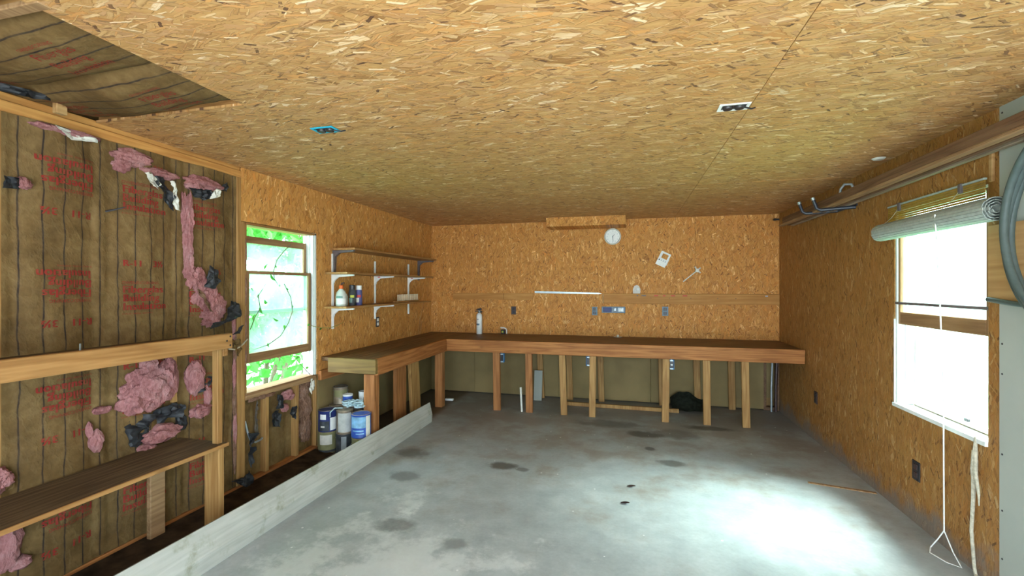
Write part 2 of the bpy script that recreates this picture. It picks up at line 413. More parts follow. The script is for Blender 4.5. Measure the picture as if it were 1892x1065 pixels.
PINE_L, PINE_D = (0.44, 0.235, 0.082), (0.29, 0.135, 0.040)
M = dict(
    osb_ceiling=osb_mat('osb_ceiling', (0, 1), 0, 1.10, 1.25, 0.085, warm=(1.0, 0.985, 1.0)),
    osb_back=osb_mat('osb_back', (0, 2), 1, 0.98, 1.5, 0.075, contrast=0.85, warm=(1.18, 0.94, 0.60)),
    osb_side=osb_mat('osb_side', (1, 2), 1, 1.12, 1.2, 0.075, contrast=0.85, warm=(1.10, 0.94, 0.68)),
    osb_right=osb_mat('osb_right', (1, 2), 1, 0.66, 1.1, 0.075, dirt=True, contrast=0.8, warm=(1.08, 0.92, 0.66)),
    pine_x=wood_mat('pine_along_x', 0, PINE_L, PINE_D),
    pine_y=wood_mat('pine_along_y', 1, PINE_L, PINE_D),
    pine_z=wood_mat('pine_along_z', 2, PINE_L, PINE_D),
    bench_x=wood_mat('bench_fir_x', 0, (0.48, 0.20, 0.060), (0.29, 0.105, 0.028)),
    bench_y=wood_mat('bench_fir_y', 1, (0.46, 0.19, 0.060), (0.28, 0.10, 0.028)),
    bench_z=wood_mat('bench_fir_z', 2, (0.44, 0.19, 0.065), (0.27, 0.105, 0.032)),
    top_x=wood_mat('bench_top_x', 0, (0.21, 0.115, 0.05), (0.11, 0.055, 0.025), 0.5),
    top_y=wood_mat('bench_top_y', 1, (0.21, 0.12, 0.055), (0.11, 0.06, 0.028), 0.5),
    boardx=wood_mat('yellow_board_x', 0, (0.54, 0.27, 0.075), (0.43, 0.19, 0.045), knots=0.3, scale=0.6),
    plate=wood_mat('top_plate_fir', 1, (0.66, 0.34, 0.10), (0.50, 0.22, 0.06)),
    stud=wood_mat('stud_pine', 2, (0.46, 0.265, 0.095), (0.32, 0.16, 0.05)),
    mossy=wood_mat('mossy_fir_x', 0, (0.24, 0.15, 0.045), (0.16, 0.10, 0.03)),
    shelfdark=wood_mat('dusty_shelf', 1, (0.17, 0.11, 0.055), (0.09, 0.055, 0.028), 0.8),
    ply=wood_mat('plywood_y', 1, (0.56, 0.35, 0.15), (0.42, 0.23, 0.085), knots=0.2, scale=0.6),
    trimwood=wood_mat('old_trim_y', 1, (0.20, 0.11, 0.058), (0.115, 0.058, 0.03), knots=0.15),
    trimpale=wood_mat('old_trim_pale_y', 1, (0.42, 0.26, 0.13), (0.27, 0.15, 0.07), knots=0.1),
    oldgrey=wood_mat('old_moulding_y', 1, (0.36, 0.28, 0.20), (0.25, 0.18, 0.12), knots=0.1),
    sash_y=wood_mat('sash_wood_y', 1, (0.36, 0.21, 0.10), (0.24, 0.125, 0.055), knots=0.0),
    sash_z=wood_mat('sash_wood_z', 2, (0.36, 0.21, 0.10), (0.24, 0.125, 0.055), knots=0.0),
    limed=wood_mat('limed_plank', 1, (0.50, 0.50, 0.45), (0.42, 0.42, 0.37), 0.75, 0.1, wear=((0.27, 0.27, 0.19), 0.56)),
    concrete=concrete(),
    kraft_wall=kraft('kraft_wall', 1, 0.0875, 0.0),
    kraft_ceil=kraft('kraft_ceiling', 1, 0.0765, 0.03),
    kraft_plain=kraft('kraft_plain', 1, 3.0, 0.6),
    fluff=fluff_mat('pink_glass_fibre', (0.20, 0.065, 0.06), (0.46, 0.205, 0.20), (0.60, 0.36, 0.35)),
    dirtyfluff=fluff_mat('dirty_glass_fibre', (0.10, 0.05, 0.03), (0.27, 0.15, 0.10), (0.46, 0.30, 0.25)),
    ink=print_mat(),
    blackpaper=plain('asphalt_paper', (0.022, 0.023, 0.026), 0.55, 0.4, var=0.5, scale=30),
    tan=plain('tan_hardboard', (0.23, 0.165, 0.07), 0.7, 0.2, var=0.16, scale=2.5),
    sheath=plain('brown_sheathing', (0.30, 0.18, 0.07), 0.8, 0.2, var=0.2, scale=4),
    drywall=plain('grey_green_drywall', (0.39, 0.41, 0.36), 0.8, 0.2, var=0.06, scale=3),
    white=plain('white_paint', (0.78, 0.79, 0.76), 0.45, 0.4, var=0.06),
    vinyl=plain('white_vinyl', (0.72, 0.77, 0.74), 0.4, 0.4, var=0.05),
    offwhite=plain('aged_white', (0.68, 0.66, 0.58), 0.5, 0.4, var=0.1),
    paper=plain('stained_paper', (0.46, 0.47, 0.43), 0.7, 0.2, var=0.18, scale=15),
    face=plain('clock_face', (0.80, 0.80, 0.77), 0.4, 0.3, var=0.03),
    dark=plain('dark_plastic', (0.025, 0.022, 0.025), 0.4, 0.5, var=0.3),
    darkmetal=plain('dark_bracket', (0.12, 0.10, 0.10), 0.5, 0.5, var=0.25),
    steel=plain('galvanised_steel', (0.42, 0.47, 0.47), 0.4, 0.5, 0.7, 0.15),
    tin=plain('rusty_tin', (0.30, 0.24, 0.17), 0.5, 0.5, 0.5, 0.35),
    greymetal=plain('grey_metal', (0.36, 0.40, 0.42), 0.45, 0.5, 0.5, 0.12),
    bluebox=plain('blue_outlet_box', (0.06, 0.16, 0.30), 0.5, 0.4, var=0.2),
    cyan=plain('cyan_plastic', (0.02, 0.42, 0.60), 0.5, 0.4, var=0.1),
    bluegrey=plain('blue_grey_plate', (0.14, 0.20, 0.25), 0.45, 0.4, var=0.2),
    brownplate=plain('brown_plate', (0.055, 0.03, 0.028), 0.4, 0.5, var=0.2),
    hookvinyl=plain('dark_blue_vinyl', (0.025, 0.03, 0.042), 0.35, 0.5, var=0.2),
    red=plain('red_print', (0.55, 0.045, 0.03), 0.5, 0.4, var=0.1),
    orange=plain('orange_cap', (0.72, 0.13, 0.02), 0.45, 0.4, var=0.1),
    yellow=plain('yellow_green', (0.50, 0.55, 0.06), 0.5, 0.4, var=0.1),
    navy=plain('navy_label', (0.022, 0.035, 0.15), 0.45, 0.4, var=0.2),
    blue=plain('blue_label', (0.035, 0.09, 0.38), 0.4, 0.4, var=0.15),
    sky=plain('pale_blue_label', (0.20, 0.40, 0.58), 0.4, 0.4, var=0.35, scale=14),
    olive=plain('dripped_olive', (0.24, 0.23, 0.11), 0.6, 0.3, var=0.3, scale=12),
    grime=plain('grimy_black', (0.05, 0.055, 0.06), 0.6, 0.3, var=0.6, scale=18),
    jug=plain('milky_plastic', (0.55, 0.60, 0.55), 0.35, 0.4, var=0.08),
    teal=plain('teal_label', (0.13, 0.25, 0.22), 0.4, 0.4, var=0.3),
    purple=plain('indigo_can', (0.10, 0.10, 0.24), 0.4, 0.4, var=0.15),
    rope=plain('pale_blue_cord', (0.42, 0.55, 0.58), 0.85, 0.1, var=0.25, scale=60),
    cordwhite=plain('white_cord', (0.78, 0.78, 0.74), 0.8, 0.1, var=0.1, scale=60),
    cordgrey=plain('grey_rope', (0.46, 0.42, 0.32), 0.9, 0.1, var=0.25, scale=60),
    hose=plain('grey_hose', (0.075, 0.10, 0.093), 0.5, 0.3, var=0.12),
    peg=plain('pale_beech', (0.62, 0.50, 0.34), 0.6, 0.3, var=0.12),
    tarp=plain('dark_green_tarp', (0.035, 0.04, 0.028), 0.8, 0.2, var=0.4),
    clear=plain('cloudy_plastic', (0.42, 0.38, 0.30), 0.3, 0.4, var=0.15),
    blind_flat=plain('bamboo_slats', (0.40, 0.25, 0.06), 0.7, 0.2, var=0.2, scale=40),
    blind_roll=plain('weathered_slats', (0.36, 0.40, 0.36), 0.6, 0.2, var=0.15, scale=40),
    glass=glass_mat('dusty_window_glass', 0.03, 0.20),
    glass_clear=glass_mat('clear_window_glass', 0.01, 0.06),
    vineleaf=leaf_mat('vine_leaf', (0.07, 0.20, 0.03)),  # green painted darker, standing for leaves silhouetted against the bright window
    leaf=leaf_mat('leaf_green', (0.08, 0.33, 0.055)),
    leaf2=leaf_mat('leaf_dark_green', (0.08, 0.30, 0.07)),
    bark=plain('grey_bark', (0.16, 0.13, 0.10), 0.9, 0.1, var=0.3),
    vine=plain('vine_stem', (0.28, 0.33, 0.10), 0.7, 0.2, var=0.2),
    grass=plain('lawn', (0.16, 0.40, 0.14), 0.9, 0.1, var=0.3, scale=3),
    drive=plain('driveway_concrete', (0.55, 0.55, 0.52), 0.8, 0.2, var=0.12, scale=4),
    siding=plain('white_siding', (0.80, 0.82, 0.82), 0.6, 0.2, var=0.03),
    roof=plain('roof_deck', (0.12, 0.10, 0.08), 0.9, 0.1, var=0.2),
    dirt=plain('brown_dust', (0.085, 0.055, 0.033), 0.95, 0.05, var=0.4, scale=10),
)
# blind slats let some of the light through
_m = M['blind_flat']
_t = _m.node_tree
_tl = _t.nodes.new('ShaderNodeBsdfTranslucent')
_tl.inputs[0].default_value = (0.55, 0.30, 0.03, 1)
_mx = _t.nodes.new('ShaderNodeMixShader')
_mx.inputs[0].default_value = 0.35
_t.links.new(_t.nodes['Principled BSDF'].outputs[0], _mx.inputs[1])
_t.links.new(_tl.outputs[0], _mx.inputs[2])
_t.links.new(_mx.outputs[0], _t.nodes['Material Output'].inputs[0])


# ------------------------------------------------------------------ mesh helpers
class MB:
    def __init__(self):
        self.b = bmesh.new()

    def box(self, lo, hi, bev=0.0, rot=None, about=None):
        lo, hi = Vector(lo), Vector(hi)
        r = bmesh.ops.create_cube(self.b, size=1.0)
        vs = r['verts']
        sz, ce = hi - lo, (hi + lo) / 2
        for v in vs:
            v.co = Vector((v.co.x * sz.x, v.co.y * sz.y, v.co.z * sz.z)) + ce
        if bev:
            es = list({e for v in vs for e in v.link_edges})
            r2 = bmesh.ops.bevel(self.b, geom=es, offset=bev, segments=1, affect='EDGES')
            vs = list({v for f in r2['faces'] for v in f.verts} | {v for v in vs if v.is_valid})
        if rot is not None:
            p = Vector(about) if about is not None else ce
            R = rot if isinstance(rot, Matrix) else Matrix.Rotation(rot[1], 3, rot[0])
            for v in vs:
                v.co = R @ (v.co - p) + p
        return self

    def prism(self, poly, axis, a, b):
        """poly = 2-D points in the two other axes (cyclic order), extruded along axis from a to b"""
        idx = [(1, 2), (0, 2), (0, 1)][axis]

        def mk(t):
            out = []
            for p in poly:
                c = [0, 0, 0]
                c[axis] = t
                c[idx[0]], c[idx[1]] = p
                out.append(self.b.verts.new(c))
            return out
        A, B = mk(a), mk(b)
        fs = [self.b.faces.new(A), self.b.faces.new(B)]
        n = len(poly)
        for i in range(n):
            fs.append(self.b.faces.new((A[i], A[(i + 1) % n], B[(i + 1) % n], B[i])))
        bmesh.ops.recalc_face_normals(self.b, faces=fs)
        return self

    def tube(self, pts, r, seg=8, closed=False, caps=True):
        pts = [Vector(p) for p in pts]
        n = len(pts)
        rs = r if isinstance(r, (list, tuple)) else [r] * n
        rings = []
        up = None
        for i, p in enumerate(pts):
            if closed:
                t = pts[(i + 1) % n] - pts[i - 1]
            else:
                t = pts[min(i + 1, n - 1)] - pts[max(i - 1, 0)]
            t.normalize()
            if up is None:
                up = Vector((0, 0, 1)) if abs(t.z) < 0.9 else Vector((1, 0, 0))
            sd = t.cross(up)
            if sd.length < 1e-5:
                sd = t.cross(Vector((0.3, 1, 0.2)))
            sd.normalize()
            up = sd.cross(t).normalized()
            rings.append([self.b.verts.new(p + (sd * math.cos(2 * math.pi * k / seg) + up * math.sin(2 * math.pi * k / seg)) * rs[i]) for k in range(seg)])
        m = n if closed else n - 1
        for i in range(m):
            A, B = rings[i], rings[(i + 1) % n]
            for k in range(seg):
                self.b.faces.new((A[k], A[(k + 1) % seg], B[(k + 1) % seg], B[k]))
        if caps and not closed:
            self.b.faces.new(rings[0][::-1])
            self.b.faces.new(rings[-1])
        return self

    def lathe(self, c, prof, seg=28, axis='Z', arc=None):
        """prof = (radius, height) pairs from bottom to top; arc = (a0, a1) makes an open band"""
        c = Vector(c)
        full = arc is None
        a0, a1 = (0, 2 * math.pi) if full else arc
        n = seg if full else seg + 1
        rings = []
        for (r, h) in prof:
            row = []
            for k in range(n):
                a = a0 + (a1 - a0) * k / seg
                d = Vector((math.cos(a) * r, math.sin(a) * r, h))
                if axis == 'Y':
                    d = Vector((d.x, h, d.y))
                if axis == 'X':
                    d = Vector((h, d.x, d.y))
                row.append(self.b.verts.new(c + d))
            rings.append(row)
        for A, B in zip(rings, rings[1:]):
            for k in range(seg):
                j = (k + 1) % n
                self.b.faces.new((A[k], A[j], B[j], B[k]))
        if full:
            for row in (rings[0], rings[-1]):
                try:
                    self.b.faces.new(row)
                except ValueError:
                    pass
        return self

    def grid(self, fn, nu, nv):
        vs = [[self.b.verts.new(fn(i / nu, j / nv)) for j in range(nv + 1)] for i in range(nu + 1)]
        for i in range(nu):
            for j in range(nv):
                self.b.faces.new((vs[i][j], vs[i + 1][j], vs[i + 1][j + 1], vs[i][j + 1]))
        return self

    def poly(self, pts):
        self.b.faces.new([self.b.verts.new(p) for p in pts])
        return self


def root_of(p):
    while p.parent is not None:
        p = p.parent
    return p


def part(name, mb, mat, parent=None, smooth=False, label=None, kind=None, normals=True, base=None):
    b = mb.b
    if normals:
        bmesh.ops.recalc_face_normals(b, faces=b.faces[:])
    off = Vector(base) if base is not None else (root_of(parent).location.copy() if parent is not None else Vector((0, 0, 0)))
    for v in b.verts:
        v.co -= off
    me = bpy.data.meshes.new(name)
    b.to_mesh(me)
    b.free()
    me.materials.append(mat)
    if smooth:
        me.polygons.foreach_set('use_smooth', [True] * len(me.polygons))
        try:
            me.set_sharp_from_angle(angle=math.radians(40))
        except Exception:
            pass
    o = bpy.data.objects.new(name, me)
    COL.objects.link(o)
    if parent is not None:
        o.parent = parent
    else:
        o.location = off
    if label:
        o['label'] = label
    if kind:
        o['kind'] = kind
    return o


def thing(name, label, cat, loc, group=None):
    o = bpy.data.objects.new(name, None)
    o.empty_display_size = 0.05
    o.location = loc
    COL.objects.link(o)
    o['label'], o['category'] = label, cat
    if group:
        o['group'] = group
    return o


def single(name, mb, mat, label, cat, base, group=None, smooth=False):
    o = part(name, mb, mat, None, smooth, base=base)
    o['label'], o['category'] = label, cat
    if group:
        o['group'] = group
    return o


def struct(name, mb, mat):
    o = part(name, mb, mat)
    o['kind'] = 'structure'
    return o


def text_verts(body, size, align='LEFT', bold=0.0):
    cu = bpy.data.curves.new('lettering', 'FONT')
    cu.body = body
    cu.size = size
    cu.offset = 0.0
    cu.space_character = 1.08 if bold > 0.001 else 1.0
    cu.align_x = align
    cu.resolution_u = 3
    ob = bpy.data.objects.new('lettering', cu)
    COL.objects.link(ob)
    dg = bpy.context.evaluated_depsgraph_get()
    me = bpy.data.meshes.new_from_object(ob.evaluated_get(dg))
    bm = bmesh.new()
    bm.from_mesh(me)
    bpy.data.objects.remove(ob)
    bpy.data.curves.remove(cu)
    bpy.data.meshes.remove(me)
    return bm


def text_on(mb, body, size, fn, bold=0.0, align='LEFT', cut=0.02):
    """letters laid over a surface: fn(x, y) -> world point"""
    bm = text_verts(body, size, align, bold)
    for _ in range(2):
        es = [e for e in bm.edges if e.calc_length() > cut]
        if es:
            bmesh.ops.subdivide_edges(bm, edges=es, cuts=1)
            bmesh.ops.triangulate(bm, faces=bm.faces[:])
    vm = {}
    for v in bm.verts:
        vm[v] = mb.b.verts.new(fn(v.co.x, v.co.y))
    for f in bm.faces:
        mb.b.faces.new([vm[v] for v in f.verts])
    bm.free()
    return mb


# ================================================================== STRUCTURE
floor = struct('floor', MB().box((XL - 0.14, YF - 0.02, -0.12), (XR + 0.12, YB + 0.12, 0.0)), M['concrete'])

# ---- ceiling: roof deck, joists, loose boards of OSB, bare batts in the torn-out corner
ceiling = struct('ceiling', MB().box((XL - 0.14, YF - 0.14, 2.66), (XR + 0.14, YB + 0.14, 2.72)), M['roof'])
cols = [(XL, -1.851), (-1.849, 0.588), (0.591, XR)]
rows = [(YF, 0.63), (0.632, 1.852), (1.854, 3.072), (3.074, 4.292), (4.294, 5.512), (5.514, YB)]
for ci, (x0, x1) in enumerate(cols):
    for ri, (y0, y1) in enumerate(rows):
        if ci == 0 and ri in (0, 1):
            continue
        dz = random.uniform(-0.0015, 0.0015)
        part('osb_panel', MB().box((x0, y0, ZC + dz), (x1, y1, ZC + 0.012 + dz)), M['osb_ceiling'], ceiling)
for y in (YF + 0.02, 0.22, 0.63, 1.05, 1.885):
    part('joist', MB().box((XL, y - 0.019, ZC + 0.016), (-1.80, y + 0.019, ZC + 0.21), 0.003), M['pine_x'], ceiling)
part('furring_strip', MB().box((XL, 1.018, ZC - 0.004), (-1.80, 1.058, ZC + 0.014), 0.003), M['trimpale'], ceiling)


def wr(p, amp=1.0):
    return amp * (0.015 * (0.3 - abs(noise.noise(Vector((p[0] * 4 + p[1] * 4.0, p[1] * 6.0 + p[2] * 2.5, p[2] * 5.0 - p[1] * 3.0))))) * 0.8 + noise.noise(Vector(p) * 5.0) * 0.010 + noise.noise(Vector(p) * 13.0 + Vector((9, 3, 1))) * 0.005)


def ceil_batt(y0, y1):
    w = y1 - y0

    def f(u, v):
        x = XL - 0.02 + u * (XL * -1 - 1.80 + 0.02)
        y = y0 + v * w
        sag = 0.075 * math.sin(math.pi * v) ** 0.5 * (0.25 + 0.75 * math.sin(math.pi * min(1, u * 0.95 + 0.05))) if 0 < v < 1 else 0
        return Vector((x, y, ZC + 0.040 - sag + wr((x, y, 7), 1.0)))
    return f


for i, (y0, y1) in enumerate(((YF + 0.04, 0.20), (0.24, 0.61), (0.65, 1.03), (1.07, 1.475), (1.465, 1.864))):
    f = ceil_batt(y0, y1)
    b = part('insulation_batt', MB().grid(f, 26, 12), M['kraft_ceil'], ceiling, True)
    if i >= 3:
        mb = MB()
        for u0 in (0.10, 0.62):
            for q, (line, sz) in enumerate((('OWENS/CORNING', 0.02), ('Fiberglas', 0.055), ('Building', 0.055), ('Insulation', 0.055))):
                def g(x, y, u0=u0, q=q):
                    uu = u0 + x / 1.05
                    vv = min(0.95, max(0.05, (0.30 + q * 0.15) + -y / (y1 - y0)))
                    return f(min(1, uu), vv) + Vector((0, 0, -0.006))
                text_on(mb, line, sz, g, 0.001)
        part('printed_lettering', mb, M['ink'], b, label='red printed insulation lettering')

# ---- front wall with the wide vehicle opening behind the camera
wf = MB()
wf.box((XL - 0.14, YF - 0.14, 0), (-1.55, YF, 2.70))
wf.box((1.68, YF - 0.14, 0), (XR + 0.14, YF, 2.70))
wf.box((-1.55, YF - 0.14, 2.14), (1.68, YF, 2.70))
struct('wall_front', wf, M['drywall'])

# ---- left wall
LW = (2.868, 3.679, 0.705, 2.030)     # window opening y0,y1,z0,z1
wl = MB()
for (y0, y1, z0, z1) in ((YF - 0.14, LW[0], 0, 2.66), (LW[1], YB + 0.14, 0, 2.66), (LW[0], LW[1], 0, LW[2]), (LW[0], LW[1], LW[3], 2.66)):
    wl.box((XL - 0.13, y0, z0), (XL - 0.105, y1, z1))
wall_left = struct('wall_left', wl, M['sheath'])
TH = 0.011


def lpanel(poly, mat='osb_side', name='osb_panel'):
    part(name, MB().prism(poly, 0, XL - TH, XL), M[mat], wall_left)


def rect(a0, a1, b0, b1):
    return [(a0, b0), (a1, b0), (a1, b1), (a0, b1)]


lpanel(rect(2.823, 3.678, 2.032, ZC))
lpanel(rect(3.680, 4.900, 0.715, ZC))
lpanel(rect(4.902, 6.120, 0.715, ZC))
lpanel(rect(6.122, YB, 0.715, ZC))
lpanel(rect(3.700, 4.900, 0.02, 0.713), 'tan', 'hardboard_panel')
lpanel(rect(4.902, YB, 0.02, 0.713), 'tan', 'hardboard_panel')
# plates and studs
part('top_plate', MB().box((XL - 0.09, YF, 2.358), (XL + 0.004, 2.822, 2.408), 0.003), M['plate'], wall_left)
part('top_plate', MB().box((XL - 0.09, YF, 2.410), (XL - 0.012, 2.822, 2.450), 0.003), M['plate'], wall_left)
part('bottom_plate', MB().box((XL - 0.09, YF, 0.0), (XL - 0.002, 3.695, 0.04), 0.004), M['bench_y'], wall_left)
STUDS = [-0.20, 0.22, 0.64, 1.05, 1.468, 1.885, 2.335]
for y in STUDS:
    part('stud', MB().box((XL - 0.09, y - 0.019, 0.04), (XL - 0.012, y + 0.019, 2.358), 0.003), M['stud'], wall_left)
part('stud', MB().box((XL - 0.09, 2.785, 0.04), (XL - 0.001, 2.823, 2.358), 0.003), M['stud'], wall_left)
part('stud', MB().box((XL - 0.09, 2.826, 0.04), (XL - 0.004, 2.864, LW[3]), 0.003), M['stud'], wall_left)
part('stud', MB().box((XL - 0.09, 3.682, 0.04), (XL - 0.012, 3.699, 0.72), 0.003), M['stud'], wall_left)
part('window_header', MB().box((XL - 0.09, 2.826, LW[3]), (XL - 0.012, 3.70, LW[3] + 0.09), 0.003), M['pine_y'], wall_left)
for y in (3.085, 3.43):
    part('cripple_stud', MB().box((XL - 0.09, y - 0.019, 0.04), (XL - 0.006, y + 0.019, LW[2] - 0.04), 0.003), M['stud'], wall_left)
part('rough_sill', MB().box((XL - 0.09, LW[0], LW[2] - 0.042), (XL - 0.002, LW[1], LW[2] - 0.004), 0.004), M['trimpale'], wall_left)


def wall_batt(y0, y1, z0, z1, bul=0.022, inset=0.010, seed=0.0):
    def f(u, v):
        y = y0 + u * (y1 - y0)
        z = z0 + v * (z1 - z0)
        e = min(u, 1 - u) * (y1 - y0)
        flange = min(1.0, max(0.0, (e - 0.018) / 0.03))
        lift = flange * (-0.020 + (bul + 0.014) * max(0.0, math.sin(math.pi * u)) ** 0.8)
        w = wr((y + seed, z * 0.7, 3), 1.0) * flange
        fold = 0.008 * noise.noise(Vector((y * 7 + z * 5, z * 2 - y * 3, seed))) * flange
        return Vector((XL - inset + lift + w + fold, y, z))
    return f


def lettering(f, y0, y1, z0, z1, ystart, zc, flip, parent, wid=0.235):
    """one printed block: zc = height of the word Fiberglas"""
    mb = MB()
    sg = -1 if flip else 1

    def put(body, size, dx, dz, bold=0.0012):
        def g(x, y):
            yy = ystart + sg * (x + dx)
            zz = zc + sg * (y + dz)
            u = min(1, max(0, (yy - y0) / (y1 - y0)))
            v = (zz - z0) / (z1 - z0)
            p = f(u, v)
            return Vector((p.x + 0.0055, yy, zz))
        text_on(mb, body, size, g, bold)
        if bold > 0.001:      # heavy type: second strike a little to the right
            for sh_ in (0.0025, 0.0050):
                text_on(mb, body, size, lambda x, y: g(x + sh_, y) + Vector((sh_ * 0.06, 0, 0)), bold)
    put('OWENS/CORNING', 0.024, 0.0, 0.045, 0.0004)
    put('Fiberglas', 0.060, 0.0, -0.006)
    put('Building', 0.060, 0.0, -0.056)
    put('Insulation', 0.060, 0.0, -0.106)
    put('R-11', 0.052, 0.0, 0.15)
    put('3½', 0.052, 0.165, 0.15)
    put('R-VALUE  THERMAL  RESISTANCE', 0.0115, 0.0, -0.132, 0.0002)
    part('printed_lettering', mb, M['ink'], parent, label='faded red printed lettering')


FY = dict(n=34)
# far left bay, bay with upside-down print, upright bay, narrow bay
BAYS = [(-0.19, 0.22, 0.0, None, False, []), (0.23, 0.63, 1.0, None, False, []), (0.65, 1.04, 2.0, None, False, []),
        (1.045, 1.465, 3.0, 1.12, False, [2.02, 1.42, 0.82]),
        (1.470, 1.885, 4.0, 1.842, True, [2.085, 1.515, 0.93, 0.36]),
        (1.885, 2.335, 5.0, 1.985, False, [2.09, 1.505, 0.905, 0.34]),
        (2.335, 2.785, 6.0, 2.40, False, [2.06, 1.47, 0.88, 0.32])]
for (y0, y1, sd, ys, flip, zs) in BAYS:
    f = wall_batt(y0, y1, 0.045, 2.357, 0.024, 0.010, sd)
    bt = part('insulation_batt', MB().grid(f, 44, 170), M['kraft_wall'], wall_left, True)
    for zc in zs:
        lettering(f, y0, y1, 0.045, 2.357, ys, zc, flip, bt)
# short batts below the window (brown paper, set back between the cripple studs)
for (y0, y1) in ((2.866, 3.064), (3.106, 3.409), (3.451, 3.68)):
    f = wall_batt(y0, y1, 0.045, LW[2] - 0.045, 0.012, 0.055, y0 * 3)
    part('insulation_batt', MB().grid(f, 14, 24), M['kraft_plain'], wall_left, True)


# torn glass fibre and black paper hanging out of the wall
def fluff(cx, cz, ry, rz, rx=0.05, sub=4, seed=0, cxx=None, amp=0.35, mat='fluff'):
    mb = MB()
    bmesh.ops.create_icosphere(mb.b, subdivisions=sub, radius=1.0)
    X = XL + 0.012 if cxx is None else cxx
    for v in mb.b.verts:
        d = v.co.copy()
        n = noise.noise(d * 1.6 + Vector((seed * 7.3, seed, 0))) * amp + noise.noise(d * 4.5 + Vector((seed, 3, seed * 2))) * amp * 0.55 + noise.noise(d * 11.0 + Vector((2, seed, 5))) * amp * 0.3
        d = d * (1 + n)
        v.co = Vector((X + d.x * rx, cx + d.y * ry, cz + d.z * rz))
    return part('pink_fibre_tuft', mb, M[mat], wall_left, True)


def scrap(y, z, pts, x=0.02, curl=0.03, seed=0, name='torn_black_paper', mat='blackpaper', th=0.003):
    """a crumpled scrap of facing: outline of (dy, dz) points, bent and thick"""
    mb = MB()
    cy = sum(p[0] for p in pts) / len(pts)
    cz = sum(p[1] for p in pts) / len(pts)
    ring_n = 8
    rows_ = []
    P = []
    for a, b in zip(pts, pts[1:] + pts[:1]):
        for k in range(6):
            t = k / 6
            P.append((a[0] + (b[0] - a[0]) * t, a[1] + (b[1] - a[1]) * t))
    for s in range(1, ring_n + 1):
        row = []
        for (py, pz) in P:
            t = s / ring_n
            yy, zz = cy + (py - cy) * t, cz + (pz - cz) * t
            jag = 1 + (0.12 * noise.noise(Vector((py * 60, pz * 60, seed))) if s == ring_n else 0)
            yy, zz = cy + (yy - cy) * jag, cz + (zz - cz) * jag
            xx = XL + x + curl * noise.noise(Vector((yy * 14, zz * 14, seed + 2.5))) + 0.020 * noise.noise(Vector((yy * 34, zz * 34, seed))) + 0.010 * noise.noise(Vector((yy * 80, zz * 80, seed)))
            row.append(mb.b.verts.new((xx, y + yy, z + zz)))
        rows_.append(row)
    c = mb.b.verts.new((XL + x + 0.01, y + cy, z + cz))
    n = len(P)
    for i in range(n):
        mb.b.faces.new((c, rows_[0][i], rows_[0][(i + 1) % n]))
    for A, B in zip(rows_, rows_[1:]):
        for i in range(n):
            mb.b.faces.new((A[i], B[i], B[(i + 1) % n], A[(i + 1) % n]))
    fl_ = mb.b.faces[:]
    back = {v: mb.b.verts.new(v.co - Vector((th, 0, 0))) for v in mb.b.verts[:]}
    for f in fl_:
        mb.b.faces.new([back[v] for v in reversed(f.verts)])
    rim = rows_[-1]
    for i in range(n):
        a, b = rim[i], rim[(i + 1) % n]
        mb.b.faces.new((a, b, back[b], back[a]))
    return part(name, mb, M[mat], wall_left, True)


# the large lump above the low shelf and its neighbours
fluff(2.13, 0.93, 0.150, 0.120, 0.07, 5, 1)
fluff(2.05, 0.86, 0.085, 0.075, 0.06, 4, 2)
fluff(2.23, 0.96, 0.070, 0.130, 0.06, 4, 3)
fluff(2.12, 1.05, 0.055, 0.055, 0.05, 4, 4)
fluff(2.20, 0.62, 0.120, 0.055, 0.06, 4, 5)
fluff(2.11, 0.56, 0.050, 0.035, 0.05, 3, 6)
fluff(2.43, 0.93, 0.060, 0.110, 0.05, 4, 7)
fluff(2.47, 0.69, 0.070, 0.045, 0.05, 4, 8)
fluff(2.52, 0.78, 0.030, 0.075, 0.04, 3, 9)
fluff(1.875, 0.855, 0.045, 0.020, 0.03, 3, 10)
fluff(1.845, 0.69, 0.030, 0.060, 0.03, 3, 11)
fluff(1.815, 0.76, 0.012, 0.045, 0.02, 3, 12)
scrap(2.10, 0.69, [(-0.09, -0.09), (0.03, -0.10), (0.10, -0.03), (0.14, 0.03), (0.05, 0.07), (-0.05, 0.09), (-0.10, 0.02)], 0.02, 0.06, 1)
scrap(2.24, 0.75, [(-0.08, -0.03), (0.06, -0.05), (0.10, 0.02), (0.02, 0.05), (-0.07, 0.03)], 0.03, 0.06, 2)
scrap(2.32, 0.66, [(-0.05, -0.06), (0.05, -0.05), (0.06, 0.03), (-0.02, 0.08)], 0.02, 0.05, 3)
scrap(2.49, 0.86, [(-0.07, -0.05), (0.03, -0.02), (0.09, 0.04), (0.05, 0.06), (-0.05, 0.01)], 0.03, 0.05, 4)
scrap(1.46, 0.62, [(-0.03, -0.05), (0.04, -0.04), (0.03, 0.05), (-0.03, 0.04)], 0.03, 0.04, 5, 'torn_facing', 'kraft_plain')
fluff(1.44, 0.64, 0.05, 0.06, 0.05, 4, 13)
fluff(1.47, 0.34, 0.06, 0.12, 0.05, 4, 14)
fluff(1.52, 0.22, 0.05, 0.03, 0.05, 3, 15)
part('split_lath', MB().prism([(2.262, 0.80), (2.292, 0.80), (2.290, 1.10), (2.276, 1.155), (2.262, 1.09)], 0, XL + 0.012, XL + 0.032), M['stud'], wall_left)
